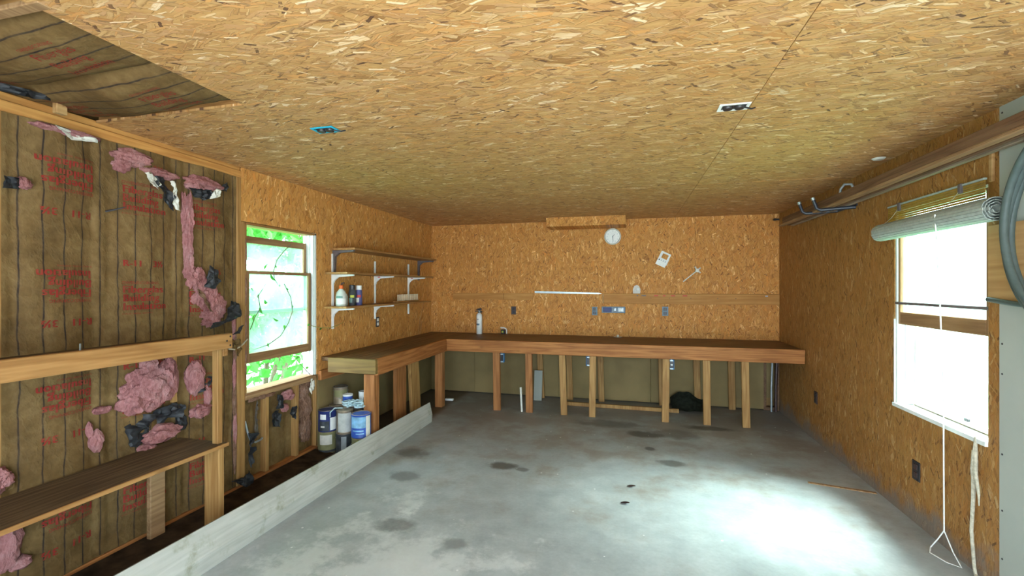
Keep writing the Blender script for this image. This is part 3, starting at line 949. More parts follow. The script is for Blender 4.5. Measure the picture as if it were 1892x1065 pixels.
# top of the wall: pink fibre and loose facing under the plate
fluff(2.04, 2.29, 0.115, 0.045, 0.045, 4, 20)
fluff(1.975, 2.235, 0.045, 0.040, 0.04, 4, 21)
fluff(2.20, 2.235, 0.110, 0.030, 0.035, 4, 22)
fluff(2.50, 2.245, 0.135, 0.038, 0.045, 4, 23)
fluff(2.42, 2.215, 0.060, 0.035, 0.04, 4, 24)
fluff(1.75, 2.335, 0.12, 0.018, 0.035, 4, 25)
fluff(1.62, 2.335, 0.05, 0.015, 0.035, 3, 26)
scrap(2.19, 2.16, [(-0.07, 0.06), (0.02, 0.05), (0.07, -0.04), (0.09, -0.14), (0.03, -0.10), (-0.04, 0.0)], 0.03, 0.04, 6)
scrap(2.13, 2.19, [(-0.06, 0.02), (0.0, 0.04), (0.05, -0.02), (0.03, -0.06), (-0.03, -0.03)], 0.045, 0.03, 7, 'torn_facing', 'offwhite')
scrap(2.26, 2.10, [(-0.02, 0.10), (0.0, 0.10), (0.03, 0.0), (0.04, -0.08), (0.015, -0.07), (-0.01, 0.02)], 0.05, 0.03, 8, 'torn_facing', 'offwhite')
scrap(2.46, 2.155, [(-0.09, 0.03), (0.08, 0.05), (0.10, 0.0), (0.03, -0.03), (-0.04, -0.02)], 0.04, 0.03, 9)
scrap(2.55, 2.165, [(-0.04, -0.03), (0.03, 0.0), (0.05, 0.05), (0.0, 0.05), (-0.03, 0.02)], 0.055, 0.02, 10, 'torn_facing', 'offwhite')
scrap(2.64, 2.245, [(-0.03, -0.02), (0.03, -0.03), (0.03, 0.04), (-0.01, 0.02)], 0.03, 0.03, 11)
scrap(1.72, 2.325, [(-0.08, 0.02), (0.10, 0.01), (0.12, -0.01), (0.0, -0.03), (-0.04, -0.01)], 0.05, 0.02, 12, 'torn_facing', 'offwhite')
scrap(1.49, 2.02, [(-0.04, -0.03), (0.03, -0.02), (0.03, 0.03), (-0.03, 0.03)], 0.03, 0.03, 13)
fluff(1.535, 2.03, 0.03, 0.030, 0.03, 3, 27)
# strip down the stud and the diagonal slide of fibre
for i, (y, z, ry, rz) in enumerate(((2.375, 1.99, 0.030, 0.135), (2.385, 1.80, 0.024, 0.14), (2.385, 1.665, 0.020, 0.075),
                                    (2.43, 1.60, 0.058, 0.075), (2.50, 1.49, 0.080, 0.090), (2.56, 1.385, 0.075, 0.100), (2.55, 1.29, 0.06, 0.035))):
    fluff(y, z, ry, rz, 0.035, 5, 30 + i, amp=0.55)
scrap(2.53, 1.60, [(-0.05, -0.07), (0.01, -0.08), (0.06, -0.03), (0.03, 0.05), (-0.02, 0.08), (-0.035, 0.03)], 0.06, 0.03, 14)
scrap(2.69, 1.36, [(-0.07, -0.06), (0.07, -0.05), (0.055, 0.05), (-0.01, 0.075), (-0.05, 0.01)], 0.06, 0.03, 15)
scrap(2.62, 1.275, [(-0.12, -0.03), (-0.04, -0.01), (0.10, 0.03), (0.09, 0.04), (-0.05, 0.015), (-0.10, 0.01)], 0.07, 0.02, 16)
scrap(2.44, 1.42, [(-0.02, 0.10), (0.01, 0.09), (0.09, -0.06), (0.05, -0.04)], 0.05, 0.03, 17, 'torn_facing', 'trimwood')
# pink residue up the stud by the window, below the window
for i in range(6):
    fluff(2.764 + random.uniform(-0.006, 0.006), 0.28 + i * 0.20, 0.012, 0.12, 0.012, 4, 50 + i, XL - 0.004, mat='fluff' if i % 2 else 'dirtyfluff')
for i in range(4):
    fluff(2.866, 0.95 + i * 0.28, 0.005, 0.12, 0.008, 3, 64 + i, XL - 0.002, mat='dirtyfluff')
for i in range(3):
    fluff(2.94 + i * 0.085, 0.655, 0.05, 0.016, 0.012, 4, 70 + i, XL - 0.002, mat='dirtyfluff')
fluff(3.33, 0.60, 0.065, 0.045, 0.04, 4, 75, XL - 0.02)
fluff(3.29, 0.50, 0.040, 0.035, 0.03, 3, 76, XL - 0.02)
for i, (y, z, rr) in enumerate(((3.56, 0.60, 0.08), (3.57, 0.43, 0.11), (3.57, 0.24, 0.12))):
    fluff(y, z, 0.085, rr, 0.030, 5, 80 + i, XL - 0.045, mat='dirtyfluff')
scrap(3.22, 0.55, [(-0.05, -0.03), (0.05, -0.05), (0.02, 0.07), (-0.04, 0.09)], 0.0, 0.03, 18)
scrap(3.19, 0.45, [(-0.06, -0.06), (0.02, -0.09), (0.06, 0.0), (0.02, 0.05), (-0.05, 0.06)], 0.0, 0.05, 19)
scrap(3.36, 0.44, [(-0.05, 0.0), (0.02, -0.06), (0.05, 0.05), (-0.03, 0.05)], 0.01, 0.03, 20)
scrap(2.93, 0.37, [(-0.04, 0.04), (0.06, 0.01), (-0.01, -0.05), (-0.03, -0.10)], 0.01, 0.02, 21)
scrap(2.92, 0.22, [(-0.03, 0.08), (0.02, 0.07), (0.01, -0.05), (-0.02, -0.08)], 0.01, 0.03, 22)
scrap(2.80, 0.08, [(-0.10, 0.04), (0.02, 0.02), (0.07, 0.05), (0.09, -0.07), (0.03, -0.06), (-0.04, 0.0)], 0.03, 0.04, 23)
scrap(2.99, 0.50, [(-0.012, -0.16), (0.03, -0.15), (0.015, 0.0), (0.02, 0.13), (-0.005, 0.08)], -0.028, 0.01, 24, 'torn_gash', 'roof')
scrap(3.63, 0.62, [(-0.05, -0.07), (0.02, -0.04), (0.03, 0.06), (-0.04, 0.07)], 0.0, 0.03, 25, 'torn_facing', 'offwhite')
scrap(2.745, 1.20, [(-0.05, -0.02), (0.02, 0.0), (0.05, 0.05), (0.03, 0.05), (-0.01, 0.01)], 0.05, 0.02, 26)
scrap(2.735, 1.10, [(-0.03, 0.04), (0.03, 0.05), (0.05, -0.03), (0.02, -0.08), (-0.02, -0.05)], 0.04, 0.03, 27, 'torn_facing', 'kraft_plain')
scrap(1.50, 2.41, [(-0.16, 0.0), (-0.05, -0.015), (0.05, 0.01), (0.06, 0.03), (-0.04, 0.025), (-0.14, 0.03)], 0.16, 0.05, 28)
part('board_offcut', MB().box((XL + 0.10, 1.60, 2.385), (XL + 0.13, 1.645, 2.45), 0.002), M['ply'], wall_left)

# ---- back wall
wb = MB().box((XL - 0.14, YB + 0.10, 0), (XR + 0.14, YB + 0.13, 2.66))
wall_back = struct('wall_back', wb, M['sheath'])
for (x0, x1, z0, z1) in ((XL, -1.607, 1.442, ZC), (-1.605, 0.834, 1.442, ZC), (0.836, XR, 1.442, ZC),
                         (XL, -0.387, 0.76, 1.440), (-0.385, XR, 0.76, 1.440)):
    part('osb_panel', MB().box((x0, YB, z0), (x1, YB + TH, z1)), M['osb_back'], wall_back)
for (x0, x1) in ((XL, -2.152), (-2.149, -0.932), (-0.929, 0.288), (0.291, 1.633)):
    part('hardboard_panel', MB().box((x0, YB + random.uniform(0, 0.002), 0.012), (x1, YB + 0.008, 0.758), 0.001), M['tan'], wall_back)
part('hardboard_panel', MB().box((1.665, YB + 0.075, 0.14), (1.80, YB + 0.085, 0.74)), M['tan'], wall_back)
for x in (1.645, 1.79):
    part('stud', MB().box((x - 0.019, YB + 0.005, 0.04), (x + 0.019, YB + 0.09, 0.76), 0.002), M['trimwood'], wall_back)
part('bottom_plate', MB().box((1.63, YB + 0.005, 0.0), (XR, YB + 0.09, 0.04), 0.003), M['trimwood'], wall_back)
# boxed-in duct at the head of the back wall
bx = MB()
bx.box((-1.035, 5.872, 2.318), (-0.03, 5.884, ZC - 0.001))
bx.box((-1.035, 5.884, 2.318), (-1.023, YB - 0.001, ZC - 0.001))
bx.box((-0.042, 5.884, 2.318), (-0.03, YB - 0.001, ZC - 0.001))
bx.box((-1.023, 5.884, 2.318), (-0.042, YB - 0.001, 2.330))
part('boxed_beam', bx, M['osb_back'], wall_back)

# ---- right wall
RW = (2.892, 3.750, 0.722, 2.070)
wr_ = MB()
for (y0, y1, z0, z1) in ((YF - 0.14, RW[0], 0, 2.66), (RW[1], YB + 0.14, 0, 2.66), (RW[0], RW[1], 0, RW[2]), (RW[0], RW[1], RW[3], 2.66)):
    wr_.box((XR + 0.105, y0, z0), (XR + 0.13, y1, z1))
wall_right = struct('wall_right', wr_, M['sheath'])


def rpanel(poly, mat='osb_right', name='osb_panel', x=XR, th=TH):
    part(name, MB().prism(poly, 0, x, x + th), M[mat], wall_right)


ys = 3.32
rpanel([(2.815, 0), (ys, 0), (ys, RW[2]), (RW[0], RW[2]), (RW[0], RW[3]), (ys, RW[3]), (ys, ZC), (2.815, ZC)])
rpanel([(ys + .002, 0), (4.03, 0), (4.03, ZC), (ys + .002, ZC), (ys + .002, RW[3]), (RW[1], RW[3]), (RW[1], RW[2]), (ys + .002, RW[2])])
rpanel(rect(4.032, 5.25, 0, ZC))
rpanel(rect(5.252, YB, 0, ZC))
rpanel(rect(1.60, 2.813, 0.0, ZC), 'drywall', 'drywall_panel', XR - 0.004, 0.014)
rpanel(rect(YF, 1.598, 0.0, ZC), 'drywall', 'drywall_panel', XR - 0.004, 0.014)
rpanel(rect(1.70, 2.865, 1.455, 1.845), 'ply', 'plywood_patch', XR - 0.018, 0.013)
for i, z in enumerate((0.18, 0.42, 0.70, 1.1, 1.25, 1.98, 2.25, 2.4)):
    part('drywall_screw', MB().lathe((XR - 0.0045, 2.795, z), [(0.0, -0.0012), (0.005, -0.001), (0.005, 0.001)], 8, 'X'), M['dark'], wall_right)
part('batten', MB().box((XR - 0.014, 2.846, 2.072), (XR, 2.868, 2.215), 0.002), M['ply'], wall_right)

# ================================================================== WINDOWS
# left window: two wooden sashes in white tracks, lower sash pushed up
def frame_tracks(name, y0, y1, z0, z1, xo, xi, mat, sgn, depth_in):
    pass


w1 = MB()
xo, xi = XL - 0.125, XL - 0.002
w1.box((xo, LW[1] - 0.030, LW[2]), (xi, LW[1] - 0.001, LW[3]), 0.002)
for xx in (XL - 0.092, XL - 0.052, XL - 0.012):
    w1.box((xx - 0.004, LW[1] - 0.045, LW[2]), (xx + 0.004, LW[1] - 0.029, LW[3]))
window_1 = struct('window_1', w1, M['vinyl'])
j = MB()
j.box((xo, LW[0] + 0.001, LW[2]), (xi - 0.01, LW[0] + 0.018, LW[3]), 0.002)
part('side_jamb', j, M['stud'], window_1)
part('head_jamb', MB().box((xo, LW[0], LW[3] - 0.020), (xi, LW[1], LW[3] - 0.002), 0.002), M['pine_y'], window_1)
part('sill', MB().box((xo - 0.02, LW[0], LW[2] - 0.004), (xi, LW[1], LW[2] + 0.012), 0.002), M['sash_y'], window_1)


def sash(win, x, y0, y1, z0, z1, st, top, bot, dep=0.034, botmat=None, left=True, glass='glass'):
    s = MB()
    if left:
        s.box((x - dep / 2, y0, z0), (x + dep / 2, y0 + st, z1), 0.003)
    s.box((x - dep / 2, y1 - st, z0), (x + dep / 2, y1, z1), 0.003)
    fr = part('sash', s, M['sash_z'], win)
    part('top_rail', MB().box((x - dep / 2, y0 + st, z1 - top), (x + dep / 2, y1 - st, z1), 0.003), M['sash_y'], fr)
    part('bottom_rail', MB().box((x - dep / 2, y0 + st, z0), (x + dep / 2, y1 - st, z0 + bot), 0.003), M[botmat or 'sash_y'], fr)
    part('pane', MB().box((x - 0.002, y0 + st - 0.004, z0 + bot - 0.004), (x + 0.002, y1 - st + 0.004, z1 - top + 0.004)), M[glass], fr)
    return fr


sash(window_1, XL - 0.090, LW[0] + 0.019, LW[1] - 0.050, 1.315, 1.935, 0.030, 0.055, 0.030, botmat='vinyl')
sash(window_1, XL - 0.040, LW[0] + 0.019, LW[1] - 0.047, 0.940, 1.660, 0.036, 0.026, 0.072)

# right window
w2 = MB()
xa, xb = XR + 0.006, XR + 0.125
w2.box((xa, RW[1] - 0.022, RW[2]), (xb, RW[1] - 0.001, RW[3]), 0.002)
w2.box((xa, RW[0] + 0.001, RW[2]), (xb, RW[0] + 0.012, RW[3]), 0.002)
for xx in (XR + 0.055, XR + 0.095):
    w2.box((xx - 0.004, RW[1] - 0.036, RW[2]), (xx + 0.004, RW[1] - 0.020, RW[3]))
window_2 = struct('window_2', w2, M['vinyl'])
part('head_jamb', MB().box((xa, RW[0], RW[3] - 0.016), (xb, RW[1], RW[3] - 0.001), 0.002), M['vinyl'], window_2)
part('sill', MB().prism([(XR - 0.014, RW[2] - 0.018), (XR - 0.014, RW[2] + 0.006), (XR + 0.13, RW[2] - 0.004), (XR + 0.13, RW[2] - 0.018)], 1, RW[0] + 0.001, RW[1] - 0.001), M['white'], window_2)
part('stop_bead', MB().box((XR - 0.002, RW[1] - 0.004, RW[2]), (XR + 0.02, RW[1] + 0.006, 1.31), 0.002), M['white'], window_2)
sash(window_2, XR + 0.030, RW[0] + 0.005, RW[1] - 0.006, 1.275, 2.066, 0.034, 0.022, 0.085, 0.032, glass='glass_clear')
part('meeting_rail', MB().box((XR + 0.004, RW[0] + 0.005, 1.412), (XR + 0.030, RW[1] + 0.012, 1.430), 0.003), M['darkmetal'], window_2)
# storm sash outside the open lower half
st = MB()
st.box((XR + 0.098, RW[0] + 0.014, RW[2] + 0.002), (XR + 0.118, RW[1] - 0.030, RW[2] + 0.034), 0.002)
st.box((XR + 0.098, RW[1] - 0.062, RW[2] + 0.034), (XR + 0.118, RW[1] - 0.030, 1.36), 0.002)
st.box((XR + 0.098, RW[0] + 0.014, RW[2] + 0.034), (XR + 0.118, RW[0] + 0.03, 1.36), 0.002)
so = part('storm_sash', st, M['offwhite'], window_2)
part('pane', MB().box((XR + 0.106, RW[0] + 0.028, RW[2] + 0.030), (XR + 0.110, RW[1] - 0.058, 1.36)), M['glass_clear'], so)
part('latch', MB().box((XR + 0.085, 3.185, RW[2] + 0.034), (XR + 0.10, 3.215, RW[2] + 0.05), 0.002), M['dark'], so)

# ================================================================== OUTSIDE
struct('ground_lawn', MB().box((-20, -1, -0.40), (XL - 0.16, 24, -0.30)), M['grass'])
struct('ground_side_yard', MB().box((XR + 0.14, -1, -0.40), (9, 12, -0.30)), M['grass'])
struct('driveway', MB().box((-9, -12, -0.16), (9, YF - 0.16, -0.04)), M['drive'])

nb = thing('neighbour_house', 'overexposed white sided house seen through the right window', 'house', (6.5, 4.4, -0.3))
part('wall', MB().box((6.52, 0.2, -0.3), (6.7, 12.0, 2.7)), M['siding'], nb)
for i in range(17):
    z = -0.3 + i * 0.175
    part('siding_board', MB().prism([(6.49, z), (6.52, z), (6.52, z + 0.185), (6.510, z + 0.185)], 1, 0.2, 12.0), M['siding'], nb)
part('window_frame', MB().box((6.47, 8.9, 0.35), (6.53, 9.9, 1.9), 0.01), M['vinyl'], nb)


def leaves(name, cen, rad, n, size, mat, parent=None, seed=0):
    rg = np.random.default_rng(seed)
    d = rg.normal(size=(n, 3))
    d /= np.linalg.norm(d, axis=1)[:, None]
    r = rg.random(n) ** 0.45
    c = np.array(cen) + d * r[:, None] * np.array(rad)
    ax = rg.normal(size=(n, 3))
    ax /= np.linalg.norm(ax, axis=1)[:, None]
    up = np.cross(ax, rg.normal(size=(n, 3)))
    up /= np.linalg.norm(up, axis=1)[:, None]
    s = size * (0.6 + 0.8 * rg.random(n))[:, None]
    nn = np.cross(ax, up)
    v = np.stack([c - ax * s * .5, c + up * s * .28 + nn * s * .07, c + ax * s * .5, c - up * s * .28 + nn * s * .07], 1).reshape(-1, 3)
    if parent is not None:
        v = v - np.array(root_of(parent).location)
    me = bpy.data.meshes.new(name)
    idx = np.arange(n)[:, None] * 4
    faces = np.concatenate([idx + np.array([0, 1, 2]), idx + np.array([0, 2, 3])], 0)
    me.from_pydata(v.tolist(), [], faces.tolist())
    me.materials.append(M[mat])
    o = bpy.data.objects.new(name, me)
    COL.objects.link(o)
    if parent is not None:
        o.parent = parent
    o['kind'] = 'stuff'
    return o


def tree(name, label, loc, h, crown, n, size, mat, seed, stems=3):
    t = thing(name, label, 'tree', loc, None)
    rg = random.Random(seed)
    for s in range(stems):
        a = rg.uniform(0, 6.28)
        pts = [Vector(loc) + Vector((math.cos(a) * 0.18 * k * h / 4 + 0.04 * rg.uniform(-1, 1), math.sin(a) * 0.18 * k * h / 4 + 0.04 * rg.uniform(-1, 1), h * k / 6)) for k in range(7)]
        part('trunk', MB().tube(pts, [0.035 - 0.004 * k for k in range(7)], 7), M['bark'], t, True)
    cx, cy, cz, rx, ry, rz = crown
    leaves('foliage', (loc[0] + cx, loc[1] + cy, loc[2] + cz), (rx, ry, rz), n, size, mat, t, seed)
    return t


tree('small_tree', 'slender green tree close outside the lower sash of the left window', (-4.35, 4.55, -0.3), 2.6, (0, 0, 1.15, 0.6, 0.8, 0.75), 420, 0.15, 'leaf', 3, 3)
tree('shrub', 'bright green shrub low outside the left window', (-4.9, 5.9, -0.3), 1.6, (0, 0, 1.15, 0.8, 1.2, 0.6), 520, 0.16, 'leaf', 5, 3)
tree('leafy_tree', 'leafy tree whose branches hang over the top of the left window', (-5.0, 5.6, -0.3), 3.6, (0.2, -0.4, 3.1, 1.3, 1.6, 0.95), 2600, 0.17, 'leaf', 8, 2)
tree('shade_tree', 'far shade tree beyond the lawn outside the left window', (-9.5, 11.0, -0.3), 4.0, (0, 0, 2.6, 2.4, 3.0, 2.0), 1100, 0.30, 'leaf2', 11, 2)
tree('hedge_tree', 'pale hedge tree at the back of the lawn', (-13.0, 16.0, -0.3), 3.0, (0, 0, 1.6, 2.0, 3.0, 1.6), 900, 0.30, 'leaf', 12, 2)


# ================================================================== WORKBENCH
TZ = 0.868
bench = thing('workbench', 'long L-shaped fir workbench running under the back wall', 'workbench', (-0.4, 5.85, 0))
for i, (y0, y1) in enumerate(((5.415, 5.612), (5.615, 5.812), (5.815, 6.030), (6.033, YB - 0.004))):
    part('top_plank', MB().box((-2.26 if i < 4 else XL, y0, TZ - 0.036 + random.uniform(-.001, .001)), (1.795, y1, TZ), 0.003), M['top_x'], bench)
for i, (x0, x1) in enumerate(((XL + 0.004, -2.66), (-2.657, -2.46), (-2.457, -2.263))):
    part('top_plank', MB().box((x0, 3.745, TZ - 0.036), (x1, YB - 0.004, TZ + random.uniform(-.001, .001)), 0.003), M['top_y'], bench)
RZ0, RZ1 = 0.722, TZ + 0.002
part('front_rail', MB().box((-2.222, 5.375, RZ0), (1.797, 5.413, RZ1), 0.004), M['bench_x'], bench)
part('front_lip', MB().box((-2.222, 5.368, TZ - 0.030), (1.797, 5.376, TZ + 0.004), 0.002), M['bench_x'], bench)
part('side_rail', MB().box((-2.262, 3.742, RZ0 - 0.004), (-2.224, 5.413, RZ1), 0.004), M['bench_y'], bench)
part('end_rail', MB().box((XL + 0.10, 3.704, RZ0 + 0.012), (-2.224, 3.742, RZ1), 0.004), M['mossy'], bench)
part('wall_ledger', MB().box((XL + 0.002, 3.69, 0.655), (XL + 0.04, YB - 0.045, 0.745), 0.004), M['bench_y'], bench)
part('wall_ledger', MB().box((XL + 0.042, YB - 0.042, 0.70), (1.79, YB - 0.004, 0.830), 0.004), M['bench_x'], bench)


def leg(x0, x1, y0, y1, z1=RZ0 + 0.001, tilt=0.0, mat='bench_z', ax='Y'):
    part('leg', MB().box((x0, y0, 0.0), (x1, y1, z1), 0.004, rot=(ax, tilt) if tilt else None), M[mat], bench)


leg(-2.385, -2.285, 5.375, 5.465, RZ0, mat='bench_z')                       # inner corner post
leg(-2.375, -2.265, 3.748, 3.838, RZ0)                                      # end post
for i, (x, w) in enumerate(((-1.584, 0.045), (-1.174, 0.042), (-0.768, 0.038), (-0.400, 0.038), (0.419, 0.038), (0.842, 0.038), (1.232, 0.038))):
    part('leg', MB().box((x - w, 5.415, 0.0), (x + w, 5.453, TZ - 0.040), 0.003, rot=('Y', (-0.012, -0.012, -0.035, 0.012, 0.012, -0.010, -0.020)[i]), about=(x, 5.43, 0.80)),
         M['bench_z' if i < 2 else 'stud'], bench)
for i, x in enumerate((-1.185, -0.78, -0.362, 0.416, 0.838, 1.245)):
    part('leg', MB().box((x - 0.038, 6.165, 0.0), (x + 0.038, 6.203, 0.70), 0.003, rot=('Y', (-0.05, -0.03, -0.03, -0.02, -0.03, -0.02)[i]), about=(x, 6.18, 0.7)), M['stud'], bench)
# uprights under the short arm
part('leg', MB().box((-2.50, 4.02, 0.0), (-2.462, 4.11, TZ - 0.04), 0.003), M['bench_z'], bench)
part('leg', MB().box((-2.45, 4.43, 0.0), (-2.412, 4.66, TZ - 0.04), 0.003), M['bench_z'], bench)
part('leg', MB().box((-2.47, 4.78, 0.0), (-2.432, 5.00, TZ - 0.04), 0.003, rot=('X', 0.10), about=(-2.45, 4.85, 0.8)), M['stud'], bench)

# ---- underneath the bench
single('floor_board', MB().box((-0.80, 5.86, 0.0), (0.60, 5.898, 0.045), 0.003, rot=('Z', -0.02)), M['stud'], 'narrow pine board lying on the floor behind the bench legs', 'board', (-0.1, 5.88, 0))
single('grey_offcut', MB().box((-1.235, 6.02, 0.0), (-1.125, 6.045, 0.40), 0.002, rot=('X', -0.16), about=(-1.18, 6.03, 0)), M['drywall'], 'small grey panel offcut leaning under the bench behind the second leg', 'panel', (-1.18, 6.03, 0))
single('thin_stick', MB().box((-1.272, 5.43, 0.0), (-1.25, 5.452, 0.30), 0.002, rot=('Y', -0.05), about=(-1.26, 5.44, 0)), M['offwhite'], 'thin pale stick leaning beside the second bench leg', 'stick', (-1.26, 5.44, 0))
single('white_block', MB().box((-2.39, 5.72, 0.0), (-2.28, 5.76, 0.028), 0.003).box((-2.37, 5.712, 0.006), (-2.30, 5.722, 0.022)), M['white'], 'small white block on the floor right of the corner post', 'block', (-2.33, 5.74, 0))
tp = MB()


def tarp_f(u, v):
    x = 0.52 + 0.40 * u
    y = 6.14 - 0.30 * v
    z = 0.17 * (1 - v) ** 1.5 * (0.5 + 0.5 * math.sin(math.pi * min(1, u * 1.2))) + 0.035 + 0.018 * noise.noise(Vector((x * 14, y * 14, 2)))
    return Vector((x, y, z))


tp.grid(tarp_f, 16, 14)
bmesh.ops.solidify(tp.b, geom=tp.b.faces[:], thickness=0.03)
single('dark_tarp', tp, M['tarp'], 'crumpled dark tarp on the floor under the right part of the bench', 'tarp', (0.72, 6.0, 0), smooth=True)
for i, (x, side) in enumerate(((-1.525, 'left'), (-0.455, 'middle'), (0.480, 'right'))):
    t = thing('outlet_box', ('blue outlet box under the bench beside the first front leg', 'blue outlet box under the bench left of the fourth front leg', 'blue outlet box under the bench right of the fifth front leg')[i],
              'outlet', (x, 5.47, 0.59), 'outlet boxes hung under the bench')
    part('box', MB().box((x - 0.030, 5.462, 0.590), (x + 0.030, 5.515, 0.705), 0.003), M['bluebox'], t)
    part('face_plate', MB().box((x - 0.022, 5.456, 0.612), (x + 0.022, 5.463, 0.684), 0.003), M['dark'], t)
    for z in (0.602, 0.694):
        part('mounting_tab', MB().box((x - 0.016, 5.457, z - 0.008), (x + 0.016, 5.463, z + 0.006), 0.001), M['steel'], t)
    if i == 2:
        part('socket', MB().box((x - 0.012, 5.451, 0.638), (x + 0.012, 5.457, 0.656), 0.002), M['white'], t)
    part('strap', MB().box((x - 0.008, 5.470, 0.703), (x + 0.008, 5.478, TZ - 0.037)), M['steel'], t)
# pipes and wires in the dark corner at the right end
for i, (x, r, m) in enumerate(((1.705, 0.012, 'greymetal'), (1.755, 0.016, 'brownplate'))):
    single('pipe', MB().tube([(x, YB - 0.05, 0.0), (x, YB - 0.05, 0.3), (x + 0.01, YB - 0.06, 0.69)], r, 10), M[m],
           ('thin grey pipe rising in the dark corner under the bench', 'thick brown pipe rising in the dark corner under the bench')[i], 'pipe', (x, YB - 0.05, 0), smooth=True)

# ================================================================== PLANK ALONG THE LEFT
pk = MB()
# cross-section leans back to the wall; faint crease a third of the way up
sec = [(-2.252, 0.0), (-2.232, 0.0), (-2.226, 0.085), (-2.266, 0.215), (-2.286, 0.208), (-2.246, 0.085)]


def plank_pt(p, y):
    t = (y - 4.78) / 3.8
    return (p[0] + 0.075 + 0.055 * t, y, p[1] * (1 + -0.10 * t))


ysl = [0.85 + (4.78 - 0.85) * i / 24 for i in range(25)]
rings = [[pk.b.verts.new(plank_pt(p, y + (0.02 if (k in (3, 4)) else 0) * (1 if i == 24 else 0))) for k, p in enumerate(sec)] for i, y in enumerate(ysl)]
for A, B in zip(rings, rings[1:]):
    for k in range(6):
        pk.b.faces.new((A[k], A[(k + 1) % 6], B[(k + 1) % 6], B[k]))
pk.b.faces.new(rings[0])
pk.b.faces.new(rings[-1])
single('whitewashed_plank', pk, M['limed'], 'long whitewashed plank on edge along the left side of the floor', 'plank', (-2.2, 3.0, 0))

# ================================================================== LOW STORAGE SHELVES AT LEFT
XF = -2.44
ss = thing('storage_shelves', 'rough two-tier lumber shelving against the insulated wall', 'shelves', (-2.6, 1.3, 0))
part('fascia_board', MB().box((XF, -0.55, 1.150), (XF + 0.038, 2.335, 1.243), 0.004), M['pine_y'], ss)
part('shelf_board', MB().box((XL + 0.03, -0.55, 1.190), (XF, 2.335, 1.208), 0.002), M['shelfdark'], ss)
part('shelf_board', MB().box((XL + 0.03, -0.55, 0.545), (XF + 0.02, 2.315, 0.563), 0.002), M['shelfdark'], ss)
part('edge_strip', MB().box((XF + 0.02, -0.55, 0.543), (XF + 0.030, 2.315, 0.565), 0.002), M['pine_y'], ss)
part('post', MB().box((XF - 0.045, 2.262, 0.565), (XF - 0.002, 2.298, 1.190), 0.003), M['stud'], ss)
part('post', MB().box((XF - 0.105, 2.262, 0.0), (XF + 0.008, 2.300, 0.543), 0.003), M['stud'], ss)
part('post', MB().box((XF - 0.030, 0.2, 0.0), (XF - 0.002, 0.29, 1.190), 0.003), M['stud'], ss)
part('post', MB().box((XL + 0.032, 2.10, 0.0), (XL + 0.065, 2.19, 0.543), 0.003, rot=('X', 0.0)), M['trimpale'], ss)
part('cross_cleat', MB().box((XL + 0.03, 2.30, 1.10), (XF, 2.335, 1.188), 0.003), M['pine_x'], ss)
for i, (y, z) in enumerate(((1.215, 1.225), (1.215, 1.197), (1.215, 1.168), (2.315, 1.225), (2.315, 1.170), (2.29, 1.20))):
    part('nail_head', MB().lathe((XF + 0.0385, y, z), [(0.0, 0.0), (0.006, 0.0), (0.006, 0.002), (0, 0.0022)], 8, 'X'), M['dark'], ss)
single('bent_nail', MB().tube([(XF - 0.10, 1.60, 1.209), (XF - 0.10, 1.60, 1.262)], 0.004, 6), M['steel'], 'steel nail standing upright on the top storage shelf', 'nail', (XF - 0.1, 1.6, 1.209))
single('paper_scrap', MB().box((XF - 0.14, 1.49, 1.209), (XF - 0.09, 1.57, 1.213), 0.001, rot=('Z', 0.3)), M['offwhite'], 'tiny white paper scrap on the top storage shelf', 'paper', (XF - 0.115, 1.53, 1.209))

# ================================================================== WALL SHELVES (left wall, above the bench)
sh = thing('dark_bracket_shelf', 'top wood shelf on two dark angle brackets above white bracket shelving', 'shelf', (XL, 4.85, 1.89))
part('board', MB().box((XL + 0.004, 3.885, 1.893), (-2.556, 5.82, 1.914), 0.002), M['pine_y'], sh)


def bracket(y, z, ln, drop, w, mat, par, label=None):
    """folded shelf bracket: upright flange on the wall, tapering arm under the shelf"""
    b = MB()
    x0 = XL + 0.001
    b.prism([(x0, z), (x0 + ln, z), (x0 + ln, z - 0.014), (x0 + 0.075, z - 0.026), (x0 + 0.030, z - 0.062), (x0 + 0.018, z - drop), (x0, z - drop)], 1, y - w / 2, y + w / 2)
    return part('bracket', b, M[mat], par, label=label)


bracket(3.925, 1.892, 0.235, 0.30, 0.030, 'darkmetal', sh)
bracket(5.90 - 0.10, 1.892, 0.235, 0.27, 0.030, 'darkmetal', sh)
ws = thing('bracket_shelving', 'two thin wood shelves on white brackets and upright tracks', 'shelf', (XL, 4.7, 1.2))
for (y, z0, z1) in ((3.905, 1.12, 1.86), (4.68, 1.165, 1.825), (5.50, 1.175, 1.83)):
    u = MB()
    u.box((XL + 0.001, y - 0.012, z0), (XL + 0.012, y + 0.012, z1), 0.002)
    u.box((XL + 0.012, y - 0.012, z0), (XL + 0.016, y - 0.006, z1))
    u.box((XL + 0.012, y + 0.006, z0), (XL + 0.016, y + 0.012, z1))
    part('upright_track', u, M['white'], ws)
part('board', MB().box((XL + 0.018, 3.775, 1.655), (-2.565, 5.74, 1.674), 0.002), M['pine_y'], ws)
part('board', MB().box((XL + 0.018, 3.760, 1.327), (-2.565, 5.66, 1.346), 0.002), M['pine_y'], ws)
for (y, z) in ((3.905, 1.654), (4.68, 1.654), (5.50, 1.654), (3.905, 1.326), (4.68, 1.326)):
    b = bracket(y, z, 0.245, 0.095, 0.020, 'white', ws)
    if z > 1.5 and y > 4:
        part('red_tag', MB().box((XL + 0.05, y - 0.0115, z - 0.016), (XL + 0.08, y - 0.0102, z - 0.006)), M['red'], b)
